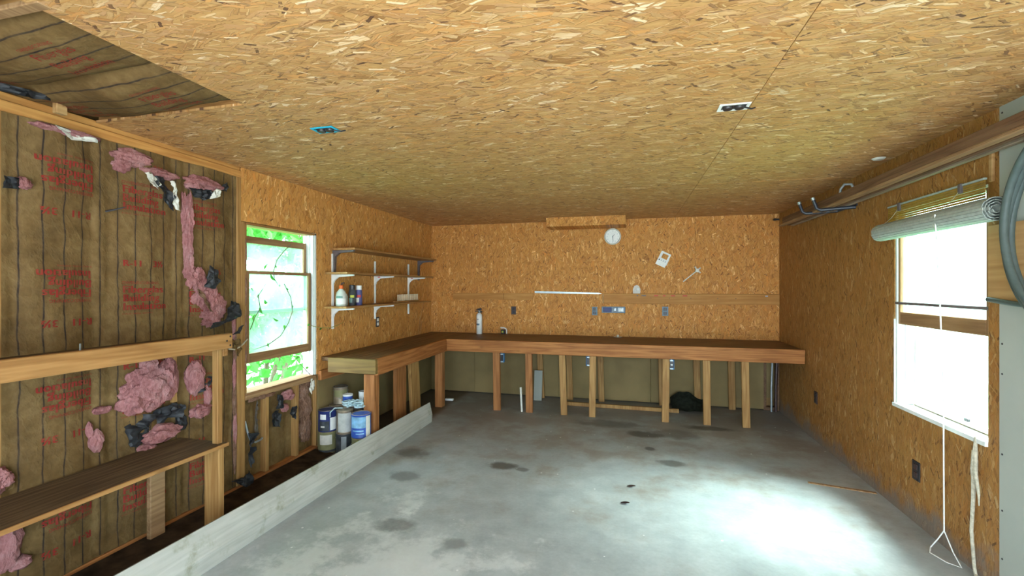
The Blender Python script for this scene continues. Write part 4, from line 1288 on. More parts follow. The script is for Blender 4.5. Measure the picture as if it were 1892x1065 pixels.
# bottles and brush on the lower shelf
SZ = 1.346
jg = thing('spray_jug', 'milky plastic jug with an orange cap on the lower wall shelf', 'jug', (-2.69, 3.86, SZ))
part('body', MB().lathe((-2.69, 3.86, SZ), [(0.045, 0.0), (0.050, 0.01), (0.050, 0.10), (0.042, 0.135), (0.022, 0.16), (0.016, 0.17)], 20), M['jug'], jg, True)
part('cap', MB().lathe((-2.69, 3.86, SZ), [(0.019, 0.168), (0.021, 0.172), (0.020, 0.200), (0.012, 0.205)], 16), M['orange'], jg, True)
part('nozzle', MB().tube([(-2.69, 3.86, SZ + 0.20), (-2.685, 3.868, SZ + 0.222), (-2.665, 3.87, SZ + 0.226)], 0.008, 8), M['brownplate'], jg, True)
part('label', MB().lathe((-2.69, 3.86, SZ), [(0.0508, 0.02), (0.0508, 0.075)], 14, arc=(-2.0, 0.2)), M['white'], jg, True)
part('label', MB().lathe((-2.69, 3.86, SZ), [(0.0508, 0.078), (0.0508, 0.098)], 14, arc=(-2.0, -0.7)), M['teal'], jg, True)
bt = thing('white_bottle', 'squat white plastic bottle between the jug and the dark spray can', 'bottle', (-2.735, 3.965, SZ))
part('body', MB().lathe((-2.735, 3.965, SZ), [(0.036, 0.0), (0.040, 0.008), (0.040, 0.09), (0.030, 0.115), (0.014, 0.13)], 18), M['jug'], bt, True)
part('cap', MB().lathe((-2.735, 3.965, SZ), [(0.016, 0.128), (0.016, 0.148), (0.010, 0.150)], 14), M['white'], bt, True)


def spray(x, y, capm, bodym, name, label, h=0.15):
    t = thing(name, label, 'spray can', (x, y, SZ), 'spray cans on the lower wall shelf')
    r = 0.033
    part('body', MB().lathe((x, y, SZ), [(r - 0.003, 0), (r, 0.004), (r, h), (r - 0.008, h + 0.014)], 20), M[bodym], t, True)
    part('cap', MB().lathe((x, y, SZ), [(r - 0.004, h + 0.012), (r - 0.003, h + 0.052), (r - 0.007, h + 0.056)], 20), M[capm], t, True)
    part('label', MB().lathe((x, y, SZ), [(r + 0.0006, 0.03), (r + 0.0006, 0.075)], 12, arc=(-2.2, -1.0)), M['teal' if capm == 'dark' else 'offwhite'], t, True)
    part('label', MB().lathe((x, y, SZ), [(r + 0.0006, 0.080), (r + 0.0006, 0.105)], 12, arc=(-1.6, -0.4)), M['yellow' if capm == 'dark' else 'red'], t, True)
    return t


spray(-2.665, 4.005, 'dark', 'grime', 'spray_can', 'dark spray can with a black cap on the lower wall shelf')
spray(-2.655, 4.105, 'white', 'purple', 'spray_can', 'indigo spray can with a white cap on the lower wall shelf', 0.145)
br = thing('pegged_rack', 'small wooden rack with a row of upright pegs on the lower wall shelf', 'rack', (-2.66, 5.15, SZ))
part('base', MB().box((-2.70, 4.88, SZ), (-2.63, 5.44, SZ + 0.020), 0.003), M['pine_y'], br)
for i in range(14):
    y = 4.905 + i * 0.0395
    part('peg', MB().box((-2.655, y - 0.0065, SZ + 0.018), (-2.640, y + 0.0065, SZ + 0.095), 0.003), M['peg'], br)


# ================================================================== ELECTRICAL FITTINGS
def outlet(axis, c, w, h, name, label, platem, facem, n=2, group=None):
    """duplex outlet plate facing into the room; axis 'Y' back wall, 'L' left wall, 'R' right wall"""
    def bx(u0, u1, z0, z1, d0, d1, bev=0.002):
        x, y, z = c
        if axis == 'Y':
            return MB().box((x + u0, y - d1, z + z0), (x + u1, y - d0, z + z1), bev)
        if axis == 'L':
            return MB().box((x + d0, y + u0, z + z0), (x + d1, y + u1, z + z1), bev)
        return MB().box((x - d1, y + u0, z + z0), (x - d0, y + u1, z + z1), bev)
    t = thing(name, label, 'outlet', c, group)
    part('plate', bx(-w / 2, w / 2, -h / 2, h / 2, 0.0005, 0.007), M[platem], t)
    for i in range(n):
        zc = (i - (n - 1) / 2) * h * 0.42
        part('socket', bx(-w * 0.26, w * 0.26, zc - h * 0.15, zc + h * 0.15, 0.006, 0.0105, 0.003), M[facem], t)
    return t


outlet('Y', (-1.568, YB, 1.198), 0.070, 0.115, 'wall_outlet', 'dark brown outlet plate right of the fire extinguisher', 'brownplate', 'dark', 2)
outlet('Y', (-0.437, YB, 1.205), 0.072, 0.115, 'wall_outlet', 'small outlet plate left of the long blue grey plate', 'bluegrey', 'dark', 2)
outlet('Y', (0.470, YB, 1.214), 0.078, 0.120, 'wall_outlet', 'blue grey outlet plate below the right board', 'bluegrey', 'dark', 2)
outlet('L', (XL, 4.742, 1.125), 0.072, 0.115, 'wall_outlet', 'black outlet with white sockets below the wall shelves', 'dark', 'white', 2)
outlet('R', (XR, 3.493, 0.345), 0.078, 0.125, 'wall_outlet', 'dark outlet plate low on the right wall under the window', 'dark', 'brownplate', 2)
outlet('R', (XR, 5.116, 0.435), 0.074, 0.120, 'wall_outlet', 'dark outlet plate low on the right wall near the bench', 'brownplate', 'dark', 2)
gp = thing('switch_bank', 'long blue grey multi gang plate under the right board', 'switch', (-0.19, YB, 1.22))
part('plate', MB().box((-0.345, YB - 0.010, 1.182), (-0.035, YB - 0.0005, 1.268), 0.003), M['bluegrey'], gp)
part('socket', MB().box((-0.325, YB - 0.015, 1.195), (-0.215, YB - 0.0095, 1.255), 0.004), M['navy'], gp)
part('toggle', MB().box((-0.185, YB - 0.018, 1.205), (-0.150, YB - 0.0095, 1.248), 0.004), M['greymetal'], gp)
part('socket', MB().box((-0.130, YB - 0.015, 1.198), (-0.055, YB - 0.0095, 1.254), 0.004), M['greymetal'], gp)
part('switch_rocker', MB().box((-0.110, YB - 0.018, 1.208), (-0.080, YB - 0.0145, 1.244), 0.002), M['white'], gp)
# ceiling boxes
for (x, y, m, nm, lab) in ((-1.672, 2.255, 'cyan', 'ceiling_outlet', 'ceiling outlet in a bright blue ring on the left'), (0.510, 2.470, 'white', 'ceiling_outlet', 'ceiling outlet with a white plate on the right')):
    t = thing(nm, lab, 'outlet', (x, y, ZC))
    r = MB()
    r.box((x - 0.072, y - 0.045, ZC - 0.008), (x + 0.072, y - 0.032, ZC - 0.0015), 0.002)
    r.box((x - 0.072, y + 0.032, ZC - 0.008), (x + 0.072, y + 0.045, ZC - 0.0015), 0.002)
    r.box((x - 0.072, y - 0.032, ZC - 0.008), (x - 0.056, y + 0.032, ZC - 0.0015), 0.002)
    r.box((x + 0.056, y - 0.032, ZC - 0.008), (x + 0.072, y + 0.032, ZC - 0.0015), 0.002)
    part('mounting_ring', r, M[m], t)
    part('box_back', MB().box((x - 0.056, y - 0.032, ZC - 0.003), (x + 0.056, y + 0.032, ZC - 0.0015)), M['dark'], t)
    for s in (-1, 1):
        part('socket', MB().lathe((x + s * 0.027, y, ZC), [(0.0, -0.016), (0.021, -0.016), (0.024, -0.012), (0.024, -0.003)], 16), M['dark'], t, True)
    part('wire', MB().tube([(x + 0.05, y, ZC - 0.010), (x + 0.085, y + 0.02, ZC - 0.014), (x + 0.105, y + 0.035, ZC - 0.004)], 0.004, 6), M['dark'], t)

# ================================================================== THINGS ON THE BACK WALL
ck = thing('wall_clock', 'round white wall clock high on the back wall', 'clock', (-0.20, YB, 2.205))
cc = (-0.20, YB - 0.001, 2.205)
part('case', MB().lathe(cc, [(0.100, 0.0), (0.110, -0.006), (0.110, -0.030), (0.100, -0.036), (0.094, -0.030), (0.092, -0.016)], 40, 'Y'), M['offwhite'], ck, True)
part('dial', MB().lathe(cc, [(0.0, -0.0175), (0.093, -0.0175), (0.093, -0.012)], 40, 'Y'), M['face'], ck)
nums = MB()
for hnum in range(1, 13):
    a = math.radians(90 - 30 * hnum)
    px, pz = cc[0] + 0.072 * math.cos(a), cc[2] + 0.072 * math.sin(a)
    text_on(nums, str(hnum), 0.024, lambda x, y, px=px, pz=pz: Vector((px + x, cc[1] - 0.0185, pz + y - 0.008)), 0.0006, 'CENTER', 0.2)
part('numerals', nums, M['greymetal'], ck)
for (ang, ln, wd, nm) in ((42, 0.042, 0.005, 'hour_hand'), (176, 0.064, 0.0035, 'minute_hand')):
    a = math.radians(90 - ang)
    d, n_ = Vector((math.cos(a), 0, math.sin(a))), Vector((-math.sin(a), 0, math.cos(a)))
    o_ = Vector((cc[0], cc[1] - 0.021, cc[2]))
    h = MB()
    h.poly([o_ - d * 0.012 + n_ * wd / 2, o_ - d * 0.012 - n_ * wd / 2, o_ + d * ln - n_ * wd / 3, o_ + d * ln + n_ * wd / 3])
    bmesh.ops.solidify(h.b, geom=h.b.faces[:], thickness=0.0015)
    part(nm, h, M['greymetal'], ck)

# tilted white panel with a cut-out window
tpn = thing('timer_panel', 'tilted white panel with a cut-out window and a row of keys', 'panel', (0.45, YB, 1.90))
R30 = Matrix.Rotation(math.radians(26), 3, 'Y')
pc = Vector((0.445, YB - 0.010, 1.892))


def tb(u0, u1, v0, v1, d0, d1, bev=0.001):
    return MB().box((pc.x + u0, pc.y - d1, pc.z + v0), (pc.x + u1, pc.y - d0, pc.z + v1), bev, rot=R30, about=pc)


fr = tb(-0.065, -0.050, -0.094, 0.094, 0, 0.012)
for a in ((0.050, 0.065, -0.094, 0.094), (-0.050, 0.050, 0.072, 0.094), (-0.050, 0.050, -0.094, 0.008), (-0.050, -0.034, 0.008, 0.072), (0.042, 0.050, 0.008, 0.072)):
    fr.box((pc.x + a[0], pc.y - 0.012, pc.z + a[2]), (pc.x + a[1], pc.y, pc.z + a[3]), 0, rot=R30, about=pc)
part('face_plate', fr, M['white'], tpn)
for i in range(4):
    part('key', tb(-0.052 + i * 0.027, -0.036 + i * 0.027, -0.030, -0.014, 0.0115, 0.0145), M['greymetal' if i else 'dark'], tpn)
part('side_tab', tb(0.066, 0.072, -0.06, 0.03, 0.0, 0.010), M['offwhite'], tpn)
# white T-handled tool
th_ = thing('tee_handle', 'white tee-handled plastic tool hung slanting on the back wall', 'tool', (0.80, YB, 1.70))
p0, p1 = Vector((0.690, YB - 0.010, 1.600)), Vector((0.850, YB - 0.014, 1.735))
part('shaft', MB().tube([p0, p1], 0.0075, 10), M['offwhite'], th_, True)
dd = (p1 - p0).normalized()
nn_ = Vector((-dd.z, 0, dd.x))
part('hub', MB().lathe(p1 + dd * 0.012 + Vector((0, -0.002, 0)), [(0.0, -0.016), (0.022, -0.014), (0.026, 0.0), (0.022, 0.010), (0, 0.012)], 16, 'Y'), M['offwhite'], th_, True)
for s, ln in ((1, 0.055), (-1, 0.050)):
    q = p1 + dd * 0.012
    part('wing', MB().tube([q, q + nn_ * s * ln + dd * 0.010], [0.012, 0.0085], 10), M['offwhite'], th_, True)
q = p1 + dd * 0.02
part('wing', MB().tube([q, q + dd * 0.045], [0.012, 0.0085], 10), M['offwhite'], th_, True)
# boards, straightedge, tag
single('nailing_board', MB().box((-2.477, YB - 0.020, 1.348), (-1.712, YB - 0.0005, 1.442), 0.002).box((-1.709, YB - 0.020, 1.348), (-1.290, YB - 0.0005, 1.442), 0.002), M['boardx'],
       'plain pine board nailed on the back wall above the fire extinguisher', 'board', (-1.88, YB, 1.395))
rb = thing('tool_board', 'long pine board with red marks on the right of the back wall', 'board', (0.75, YB, 1.37))
part('board', MB().box((-0.316, YB - 0.022, 1.308), (1.805, YB - 0.0005, 1.440), 0.003), M['boardx'], rb)
part('end_block', MB().box((-0.332, YB - 0.022, 1.308), (-0.318, YB - 0.0005, 1.440), 0.002), M['ply'], rb)
for (x, w, m) in ((0.12, 0.02, 'brownplate'), (0.20, 0.055, 'brownplate'), (0.355, 0.05, 'red'), (0.455, 0.03, 'red'), (0.565, 0.05, 'red'), (0.71, 0.055, 'red'), (1.66, 0.03, 'greymetal')):
    part('painted_mark', MB().box((x - w / 2, YB - 0.0232, 1.410), (x + w / 2, YB - 0.0219, 1.424), 0.0003), M[m], rb)
for x in (0.29, 0.52, 0.78, 1.10, 1.31):
    part('nail', MB().tube([(x, YB - 0.020, 1.385), (x, YB - 0.036, 1.386)], 0.004, 6), M['dark'], rb)
se = thing('straightedge', 'slim galvanised strip lying between the two back wall boards', 'metal strip', (-0.80, YB, 1.46))
part('web', MB().prism([(-1.262, 1.446), (-0.385, 1.432), (-0.340, 1.441), (-0.385, 1.452), (-1.262, 1.474)], 1, YB - 0.014, YB - 0.001), M['steel'], se)
part('flange', MB().prism([(-1.262, 1.470), (-0.385, 1.449), (-0.385, 1.453), (-1.262, 1.475)], 1, YB - 0.030, YB - 0.014), M['steel'], se)
single('plastic_tag', MB().prism([(0.065, 1.445), (0.155, 1.445), (0.160, 1.500), (0.140, 1.545), (0.110, 1.556), (0.080, 1.545), (0.062, 1.500)], 1, YB - 0.006, YB - 0.001), M['clear'],
       'cloudy plastic tag above the right board', 'tag', (0.11, YB, 1.45))
single('tag_hanger', MB().lathe((0.125, YB - 0.0065, 1.50), [(0.0, -0.003), (0.014, -0.002), (0.016, 0.0)], 12, 'Y'), M['white'], 'small white button on the cloudy plastic tag', 'button', (0.125, YB, 1.50))
single('corner_clip', MB().box((1.735, YB - 0.03, 2.352), (1.80, YB - 0.001, 2.372), 0.002).box((1.735, YB - 0.06, 2.345), (1.755, YB - 0.03, 2.372), 0.002), M['dark'],
       'dark clip high in the right back corner', 'clip', (1.77, YB, 2.36))
# fire extinguisher on the bench
ex = thing('fire_extinguisher', 'slim white fire extinguisher with dark valve standing on the bench', 'extinguisher', (-2.03, 6.10, TZ))
ec = (-2.03, 6.10, TZ)
part('cylinder', MB().lathe(ec, [(0.036, 0.0), (0.041, 0.006), (0.041, 0.255), (0.036, 0.278), (0.020, 0.292), (0.015, 0.298)], 24), M['white'], ex, True)
part('valve', MB().lathe(ec, [(0.017, 0.296), (0.019, 0.300), (0.019, 0.328), (0.012, 0.332)], 14), M['greymetal'], ex, True)
part('lever', MB().prism([(-2.085, TZ + 0.345), (-2.01, TZ + 0.368), (-2.0, TZ + 0.360), (-2.0, TZ + 0.338), (-2.03, TZ + 0.330), (-2.055, TZ + 0.340)], 1, 6.09, 6.11), M['dark'], ex)
part('carry_handle', MB().prism([(-2.095, TZ + 0.326), (-2.03, TZ + 0.330), (-2.03, TZ + 0.318), (-2.09, TZ + 0.316)], 1, 6.09, 6.11), M['dark'], ex)
part('gauge', MB().lathe((-1.995, 6.085, TZ + 0.315), [(0.0, -0.014), (0.013, -0.014), (0.013, 0.0)], 14, 'Y'), M['dark'], ex)
part('nozzle', MB().tube([(-2.03, 6.08, TZ + 0.312), (-2.03, 6.05, TZ + 0.312)], 0.008, 10), M['dark'], ex)
lb = MB()
lb.lathe(ec, [(0.0415, 0.125), (0.0415, 0.150)], 12, arc=(-2.6, -1.2))
part('label', lb, M['bluegrey'], ex, True)
lb = MB()
lb.lathe(ec, [(0.0415, 0.20), (0.0415, 0.215)], 10, arc=(-2.2, -1.5))
part('label', lb, M['greymetal'], ex, True)
# tape holder, white bit
tm = thing('tape_case', 'small black case with a yellow square in a white frame on the bench', 'case', (-1.70, 6.20, TZ))
part('body', MB().box((-1.735, 6.17, TZ), (-1.680, 6.22, TZ + 0.062), 0.004), M['dark'], tm)
part('yellow_square', MB().box((-1.722, 6.166, TZ + 0.020), (-1.697, 6.171, TZ + 0.045), 0.001), M['yellow'], tm)
part('white_frame', MB().tube([(-1.75, 6.21, TZ + 0.085), (-1.70, 6.21, TZ + 0.085), (-1.672, 6.21, TZ + 0.072), (-1.662, 6.21, TZ + 0.05), (-1.662, 6.21, TZ + 0.002)], 0.010, 8), M['white'], tm, True)
wbt = thing('white_saucer', 'small white saucer with a knob on the bench back edge', 'saucer', (-0.13, 6.19, TZ))
part('dish', MB().lathe((-0.13, 6.15, TZ), [(0.03, 0.0), (0.055, 0.006), (0.056, 0.009), (0.02, 0.006), (0.0, 0.006)], 18), M['offwhite'], wbt, True)
part('knob', MB().lathe((-0.13, 6.15, TZ), [(0.010, 0.006), (0.018, 0.018), (0.017, 0.030), (0.0, 0.036)], 14), M['offwhite'], wbt, True)

# ================================================================== RIGHT WALL: hooks, trim boards, blind, cords, hose
hk = thing('storage_hook', 'dark vinyl coated double prong hook holding trim boards', 'hook', (XR, 4.4, 2.2))
for (y, z) in ((4.30, 2.185), (4.62, 2.205)):
    part('prong', MB().tube([(XR - 0.002, y, z + 0.002), (XR - 0.10, y + 0.03, z), (XR - 0.235, y + 0.06, z - 0.004), (XR - 0.262, y + 0.066, z + 0.012), (XR - 0.285, y + 0.07, z + 0.085)], 0.014, 10), M['hookvinyl'], hk, True)
    part('prong_tip', MB().tube([(XR - 0.284, y + 0.07, z + 0.083), (XR - 0.291, y + 0.071, z + 0.105)], 0.0150, 10), M['steel'], hk, True)
part('hoop', MB().tube([(XR - 0.010, 4.30, 2.21), (XR - 0.010, 4.30, 2.33), (XR - 0.035, 4.30, 2.375), (XR - 0.075, 4.32, 2.380), (XR - 0.095, 4.34, 2.345), (XR - 0.10, 4.35, 2.27)], 0.011, 10), M['greymetal'], hk, True)
part('back_bar', MB().box((XR - 0.010, 4.27, 2.195), (XR - 0.001, 4.66, 2.225), 0.002), M['hookvinyl'], hk)
TRIM = [(XR - 0.165, 2.199, 0.050, 0.019, 1.3, 5.62, 'trimpale', 'flat orange brown trim board lowest on the double hook'),
        (XR - 0.170, 2.2185, 0.036, 0.060, 1.45, 5.50, 'trimwood', 'tall dark trim board standing on the flat board on the double hook'),
        (XR - 0.112, 2.199, 0.026, 0.050, 1.2, 5.55, 'trimwood', 'narrow dark trim strip between the flat board and the wall on the double hook'),
        (XR - 0.055, 2.199, 0.030, 0.024, 1.4, 5.62, 'oldgrey', 'greyish moulding nearest the wall on the double hook')]
for (x, z, w, h, y0, y1, m, lab) in TRIM:
    b = MB()
    for v_ in (0,):
        b.box((x - w / 2, y0, z), (x + w / 2, y1, z + h), 0.003)
    b.box((x - w / 2 - 0.003, y0 + 0.002, z + h * 0.4), (x - w / 2 + 0.001, y1 - 0.002, z + h * 0.62), 0.001)
    bmesh.ops.subdivide_edges(b.b, edges=[e for e in b.b.edges if e.calc_length() > 1], cuts=10)
    for v in b.b.verts:     # gentle bow between the hooks, ends lift a little
        v.co.z += 0.006 * ((v.co.y - 4.45) / 1.6) ** 2 * (1 if v.co.y > 4.45 else 0.30)
    single('trim_board', b, M[m], lab, 'trim', (x, 3.6, z), 'trim boards on the double hook')

# roll-up blind over the right window
bl = thing('roll_up_blind', 'half rolled bamboo slat blind hanging over the right window', 'blind', (XR, 3.3, 2.0))
fl = MB()
for i in range(9):
    z = 2.082 - i * 0.0135
    fl.box((XR - 0.040, 2.852, z - 0.0115), (XR - 0.035, 3.745, z), 0.001)
part('slats', fl, M['blind_flat'], bl, kind='stuff')
part('head_rail', MB().box((XR - 0.045, 2.852, 2.083), (XR - 0.028, 3.745, 2.094), 0.002), M['blind_roll'], bl)
part('bottom_lath', MB().tube([(XR - 0.070, 2.80, 1.968), (XR - 0.070, 3.765, 1.962)], 0.012, 10), M['blind_roll'], bl, True)
rl = MB()
rc = (XR - 0.085, 1.912)
for (rad, n) in ((0.056, 22), (0.044, 17), (0.032, 12), (0.018, 7)):
    for k in range(n):
        a = 2 * math.pi * k / n
        ca, sa = math.cos(a), math.sin(a)
        ww = 2 * math.pi * rad / n * 0.46
        x, z = rc[0] + rad * ca, rc[1] + rad * sa
        pts = []
        for (du, dv) in ((-ww, -0.002), (ww, -0.002), (ww, 0.002), (-ww, 0.002)):
            pts.append((x - sa * du + ca * dv, z + ca * du + sa * dv))
        jj = random.uniform(-0.008, 0.008)
        rl.prism(pts, 1, 2.705 + jj, 3.745 + jj)
part('rolled_slats', rl, M['blind_roll'], bl, kind='stuff')
for y in (3.02, 3.60):
    part('hanger_clip', MB().box((XR - 0.052, y - 0.012, 2.045), (XR - 0.026, y + 0.012, 2.098), 0.002), M['darkmetal'], bl)
    part('lift_cord', MB().tube([(XR - 0.055, y, 2.05), (XR - 0.075, y + 0.03, 2.0), (XR - 0.142, y + 0.06, 1.93), (XR - 0.135, y + 0.06, 1.87), (XR - 0.10, y + 0.055, 1.855)], 0.0014, 6), M['cordgrey'], bl)
pcrd = MB()
pcrd.tube([(XR - 0.142, 3.055, 1.94), (XR - 0.10, 3.10, 1.60), (XR - 0.062, 3.128, 1.0), (XR - 0.057, 3.13, 0.14)], 0.0036, 8)
part('pull_cord', pcrd, M['cordwhite'], bl, True)
lp = MB()
lp.tube([(XR - 0.057, 3.13, 0.14), (XR - 0.075, 3.15, 0.08), (XR - 0.10, 3.17, 0.018), (XR - 0.13, 3.12, 0.010), (XR - 0.10, 3.03, 0.010), (XR - 0.062, 2.98, 0.016), (XR - 0.060, 3.05, 0.06), (XR - 0.057, 3.13, 0.14)], 0.0032, 6)
part('cord_loop', lp, M['cordwhite'], bl, True)
part('lath', MB().box((0, 0, 0), (0.001, 0.001, 0.001)), M['blind_roll'], bl) if False else None

rp = thing('grey_rope', 'frayed grey rope hanging from the sill down the right wall', 'rope', (XR, 2.95, 0.7))
part('strand', MB().tube([(XR - 0.012, 2.960, 0.735), (XR - 0.020, 2.955, 0.60), (XR - 0.016, 2.972, 0.40), (XR - 0.016, 2.985, 0.22), (XR - 0.022, 2.955, 0.05), (XR - 0.03, 2.93, 0.012), (XR - 0.05, 2.82, 0.010)], [0.006, 0.014, 0.009, 0.008, 0.008, 0.008, 0.006], 8), M['cordgrey'], rp, True)
part('frayed_tail', MB().tube([(XR - 0.016, 2.955, 0.66), (XR - 0.028, 2.935, 0.55), (XR - 0.020, 2.925, 0.44), (XR - 0.016, 2.930, 0.38)], [0.010, 0.009, 0.006, 0.002], 7), M['cordgrey'], rp, True)
part('frayed_tail', MB().tube([(XR - 0.014, 2.965, 0.66), (XR - 0.024, 2.962, 0.56), (XR - 0.024, 2.968, 0.50)], [0.012, 0.010, 0.003], 7), M['cordgrey'], rp, True)

hs = thing('hose_coil', 'coil of grey flexible hose hanging on the plywood patch', 'hose', (XR - 0.06, 2.22, 1.8))
for i, (r, yc, zc, xo_) in enumerate(((0.452, 2.225, 1.79, -0.050), (0.445, 2.235, 1.775, -0.072), (0.460, 2.195, 1.80, -0.094))):
    part('loop', MB().tube([(XR + xo_ + 0.006 * math.sin(a * 2 + i), yc + r * math.cos(a), zc + r * 1.02 * math.sin(a)) for a in [2 * math.pi * k / 56 for k in range(56)]], 0.0165, 10, True), M['hose'], hs, True)
part('free_end', MB().tube([(XR - 0.024, 2.852, 1.470), (XR - 0.045, 2.70, 1.458), (XR - 0.055, 2.55, 1.448), (XR - 0.055, 2.30, 1.42), (XR - 0.05, 2.1, 1.345)], 0.0125, 10), M['hose'], hs, True)
part('hanger_peg', MB().tube([(XR - 0.018, 2.22, 2.228), (XR - 0.14, 2.22, 2.236)], 0.012, 10), M['stud'], hs)
single('foam_blob', MB().lathe((1.70, 3.72, ZC - 0.001), [(0.0, -0.014), (0.03, -0.012), (0.042, 0.0)], 12), M['offwhite'], 'small pale blob of foam on the ceiling by the right wall', 'foam', (1.70, 3.72, ZC), smooth=True)
single('floor_strip', MB().box((1.36, 3.965, 0.0), (1.79, 3.995, 0.006), 0.001, rot=('Z', -0.20)), M['trimpale'], 'thin tan strip lying on the floor against the right wall', 'strip', (1.57, 3.98, 0))


# ================================================================== PAINT CANS AND CORD
def can(x, y, z, r, h, bodym, bands, name, label, lid='tin', handle=False, facing=-2.2, turn=0):
    t = thing(name, label, 'paint can', (x, y, z), 'paint cans stacked beside the bench')
    part('body', MB().lathe((x, y, z), [(r * 0.97, 0), (r, 0.004), (r * 1.02, 0.007), (r, 0.011), (r, h - 0.012), (r * 1.025, h - 0.008), (r * 1.025, h)], 28), M[bodym], t, True)
    part('lid', MB().lathe((x, y, z), [(r * 0.99, h - 0.001), (r * 0.95, h + 0.004), (r * 0.90, h + 0.003), (r * 0.86, h - 0.003), (0.0, h - 0.003)], 28), M[lid], t, True)
    for (a0, a1, z0, z1, m) in bands:
        part('label', MB().lathe((x, y, z), [(r * 1.008, z0 * h), (r * 1.008, z1 * h)], 14, arc=(facing + a0, facing + a1)), M[m], t, True)
    if handle:
        a = facing + 1.4
        dx, dy = math.cos(a) * r * 1.03, math.sin(a) * r * 1.03
        fx, fy = math.cos(facing) * r * 0.35, math.sin(facing) * r * 0.35
        pts = [(x + dx, y + dy, z + h * 0.8)] + [(x + dx * math.cos(k) + fx * math.sin(k) * 3.0, y + dy * math.cos(k) + fy * math.sin(k) * 3.0, z + h * (0.8 - 0.45 * math.sin(k))) for k in (0.5, 1.0, 1.57, 2.1, 2.6)] + [(x - dx, y - dy, z + h * 0.8)]
        part('wire_handle', MB().tube(pts, 0.0022, 6), M['steel'], t, True)
    return t


FC = -0.97    # angle of the direction from the cans to the camera
# front row
can(-2.722, 3.700, 0.0, 0.083, 0.192, 'olive', [(-0.9, 0.5, 0.42, 0.88, 'offwhite'), (-1.2, 1.2, 0.02, 0.16, 'grime')], 'paint_can', 'dripped olive paint can at the bottom left of the pile', facing=FC)
can(-2.722, 3.700, 0.196, 0.083, 0.192, 'navy', [(-0.85, -0.15, 0.60, 0.85, 'white'), (-0.95, 0.2, 0.05, 0.52, 'grime'), (0.28, 1.05, 0.08, 0.68, 'white'), (-0.75, -0.3, 0.22, 0.30, 'offwhite')], 'paint_can', 'navy paint can with white labels above the olive can', facing=FC, handle=False)
can(-2.535, 3.690, 0.0, 0.076, 0.190, 'grime', [(-0.4, 0.2, 0.05, 0.9, 'greymetal'), (0.5, 1.0, 0.0, 0.4, 'offwhite')], 'paint_can', 'grimy black paint can at the bottom middle of the pile', facing=FC, handle=True)
can(-2.535, 3.690, 0.194, 0.072, 0.205, 'tin', [(-0.9, 0.9, 0.08, 0.92, 'paper')], 'paint_can', 'plain white labelled paint can in the middle of the pile', facing=FC)
can(-2.340, 3.655, 0.0, 0.083, 0.180, 'olive', [(-0.5, 1.0, 0.5, 0.9, 'yellow')], 'paint_can', 'olive paint can hidden behind the plank at the right', facing=FC)
can(-2.340, 3.655, 0.184, 0.086, 0.205, 'blue', [(-1.25, 0.42, 0.45, 0.93, 'sky'), (-1.0, 0.2, 0.30, 0.36, 'sky'), (-0.6, 0.25, 0.18, 0.23, 'sky'), (0.45, 1.05, 0.05, 0.96, 'offwhite')], 'paint_can', 'bright blue paint can with a seascape label at the right of the pile', facing=FC)
# back row
can(-2.412, 3.928, 0.0, 0.083, 0.192, 'grime', [], 'paint_can', 'black paint can on the floor behind the blue can', facing=FC)
can(-2.412, 3.928, 0.196, 0.083, 0.192, 'grime', [(-0.1, 1.2, 0.5, 0.95, 'olive'), (0.5, 0.9, 0.1, 0.35, 'white')], 'paint_can', 'dark can with a cream label behind the blue can', facing=FC)
can(-2.582, 3.905, 0.0, 0.083, 0.192, 'tin', [], 'paint_can', 'rusty paint can on the floor behind the white labelled can', facing=FC)
can(-2.582, 3.905, 0.196, 0.083, 0.192, 'tin', [(-1, 1, 0.1, 0.7, 'offwhite')], 'paint_can', 'rusty paint can under the small white can', facing=FC)
can(-2.748, 3.890, 0.0, 0.080, 0.192, 'tin', [], 'paint_can', 'rusty paint can on the floor by the hardboard panel', facing=FC)
can(-2.748, 3.890, 0.196, 0.080, 0.192, 'tin', [], 'paint_can', 'rusty paint can under the tall beige can', facing=FC)
can(-2.730, 3.910, 0.392, 0.068, 0.165, 'tin', [(-1.0, 1.2, 0.45, 0.85, 'olive')], 'paint_can', 'tall beige paint can with a wire handle at the top of the pile', lid='grime', facing=FC, handle=True)
can(-2.610, 3.850, 0.392, 0.046, 0.108, 'white', [(-1.4, 1.4, 0.46, 0.88, 'blue'), (-0.6, 0.4, 0.08, 0.25, 'greymetal')], 'paint_can', 'small white can with a blue band near the top of the pile', lid='offwhite', facing=FC)
can(-2.520, 3.985, 0.392, 0.050, 0.115, 'white', [(-0.2, 0.9, 0.15, 0.55, 'greymetal')], 'paint_can', 'small white can with a dark lid right of the blue banded can', lid='grime', facing=FC, handle=True)
cd = MB()
rg = random.Random(4)
pts = []
for k in range(150):
    t = k / 149
    a = t * 2 * math.pi * 11
    pts.append(((-2.47) + 0.105 * math.cos(a * 0.5 + 1) * (0.6 + 0.4 * math.sin(a * 1.3)) + 0.07 * (t - 0.5), 3.76 + 0.045 * math.sin(a) + 0.02 * math.sin(3 * a), 0.414 + 0.022 * (1 + math.sin(a * 0.77 + 2)) + 0.012 * t))
cd.tube(pts, 0.0065, 6)
crd = thing('cord_bundle', 'tangled pale blue cord lying on top of the paint cans', 'cord', (-2.47, 3.76, 0.40))
part('tangle', cd, M['rope'], crd, True)
part('hank', MB().tube([(-2.50 + 0.022 * i, 3.755 + 0.004 * i, 0.428 + 0.006 * math.sin(i * 2.1)) for i in range(9)], [0.010, 0.020, 0.024, 0.022, 0.024, 0.022, 0.023, 0.020, 0.010], 9), M['rope'], crd, True)
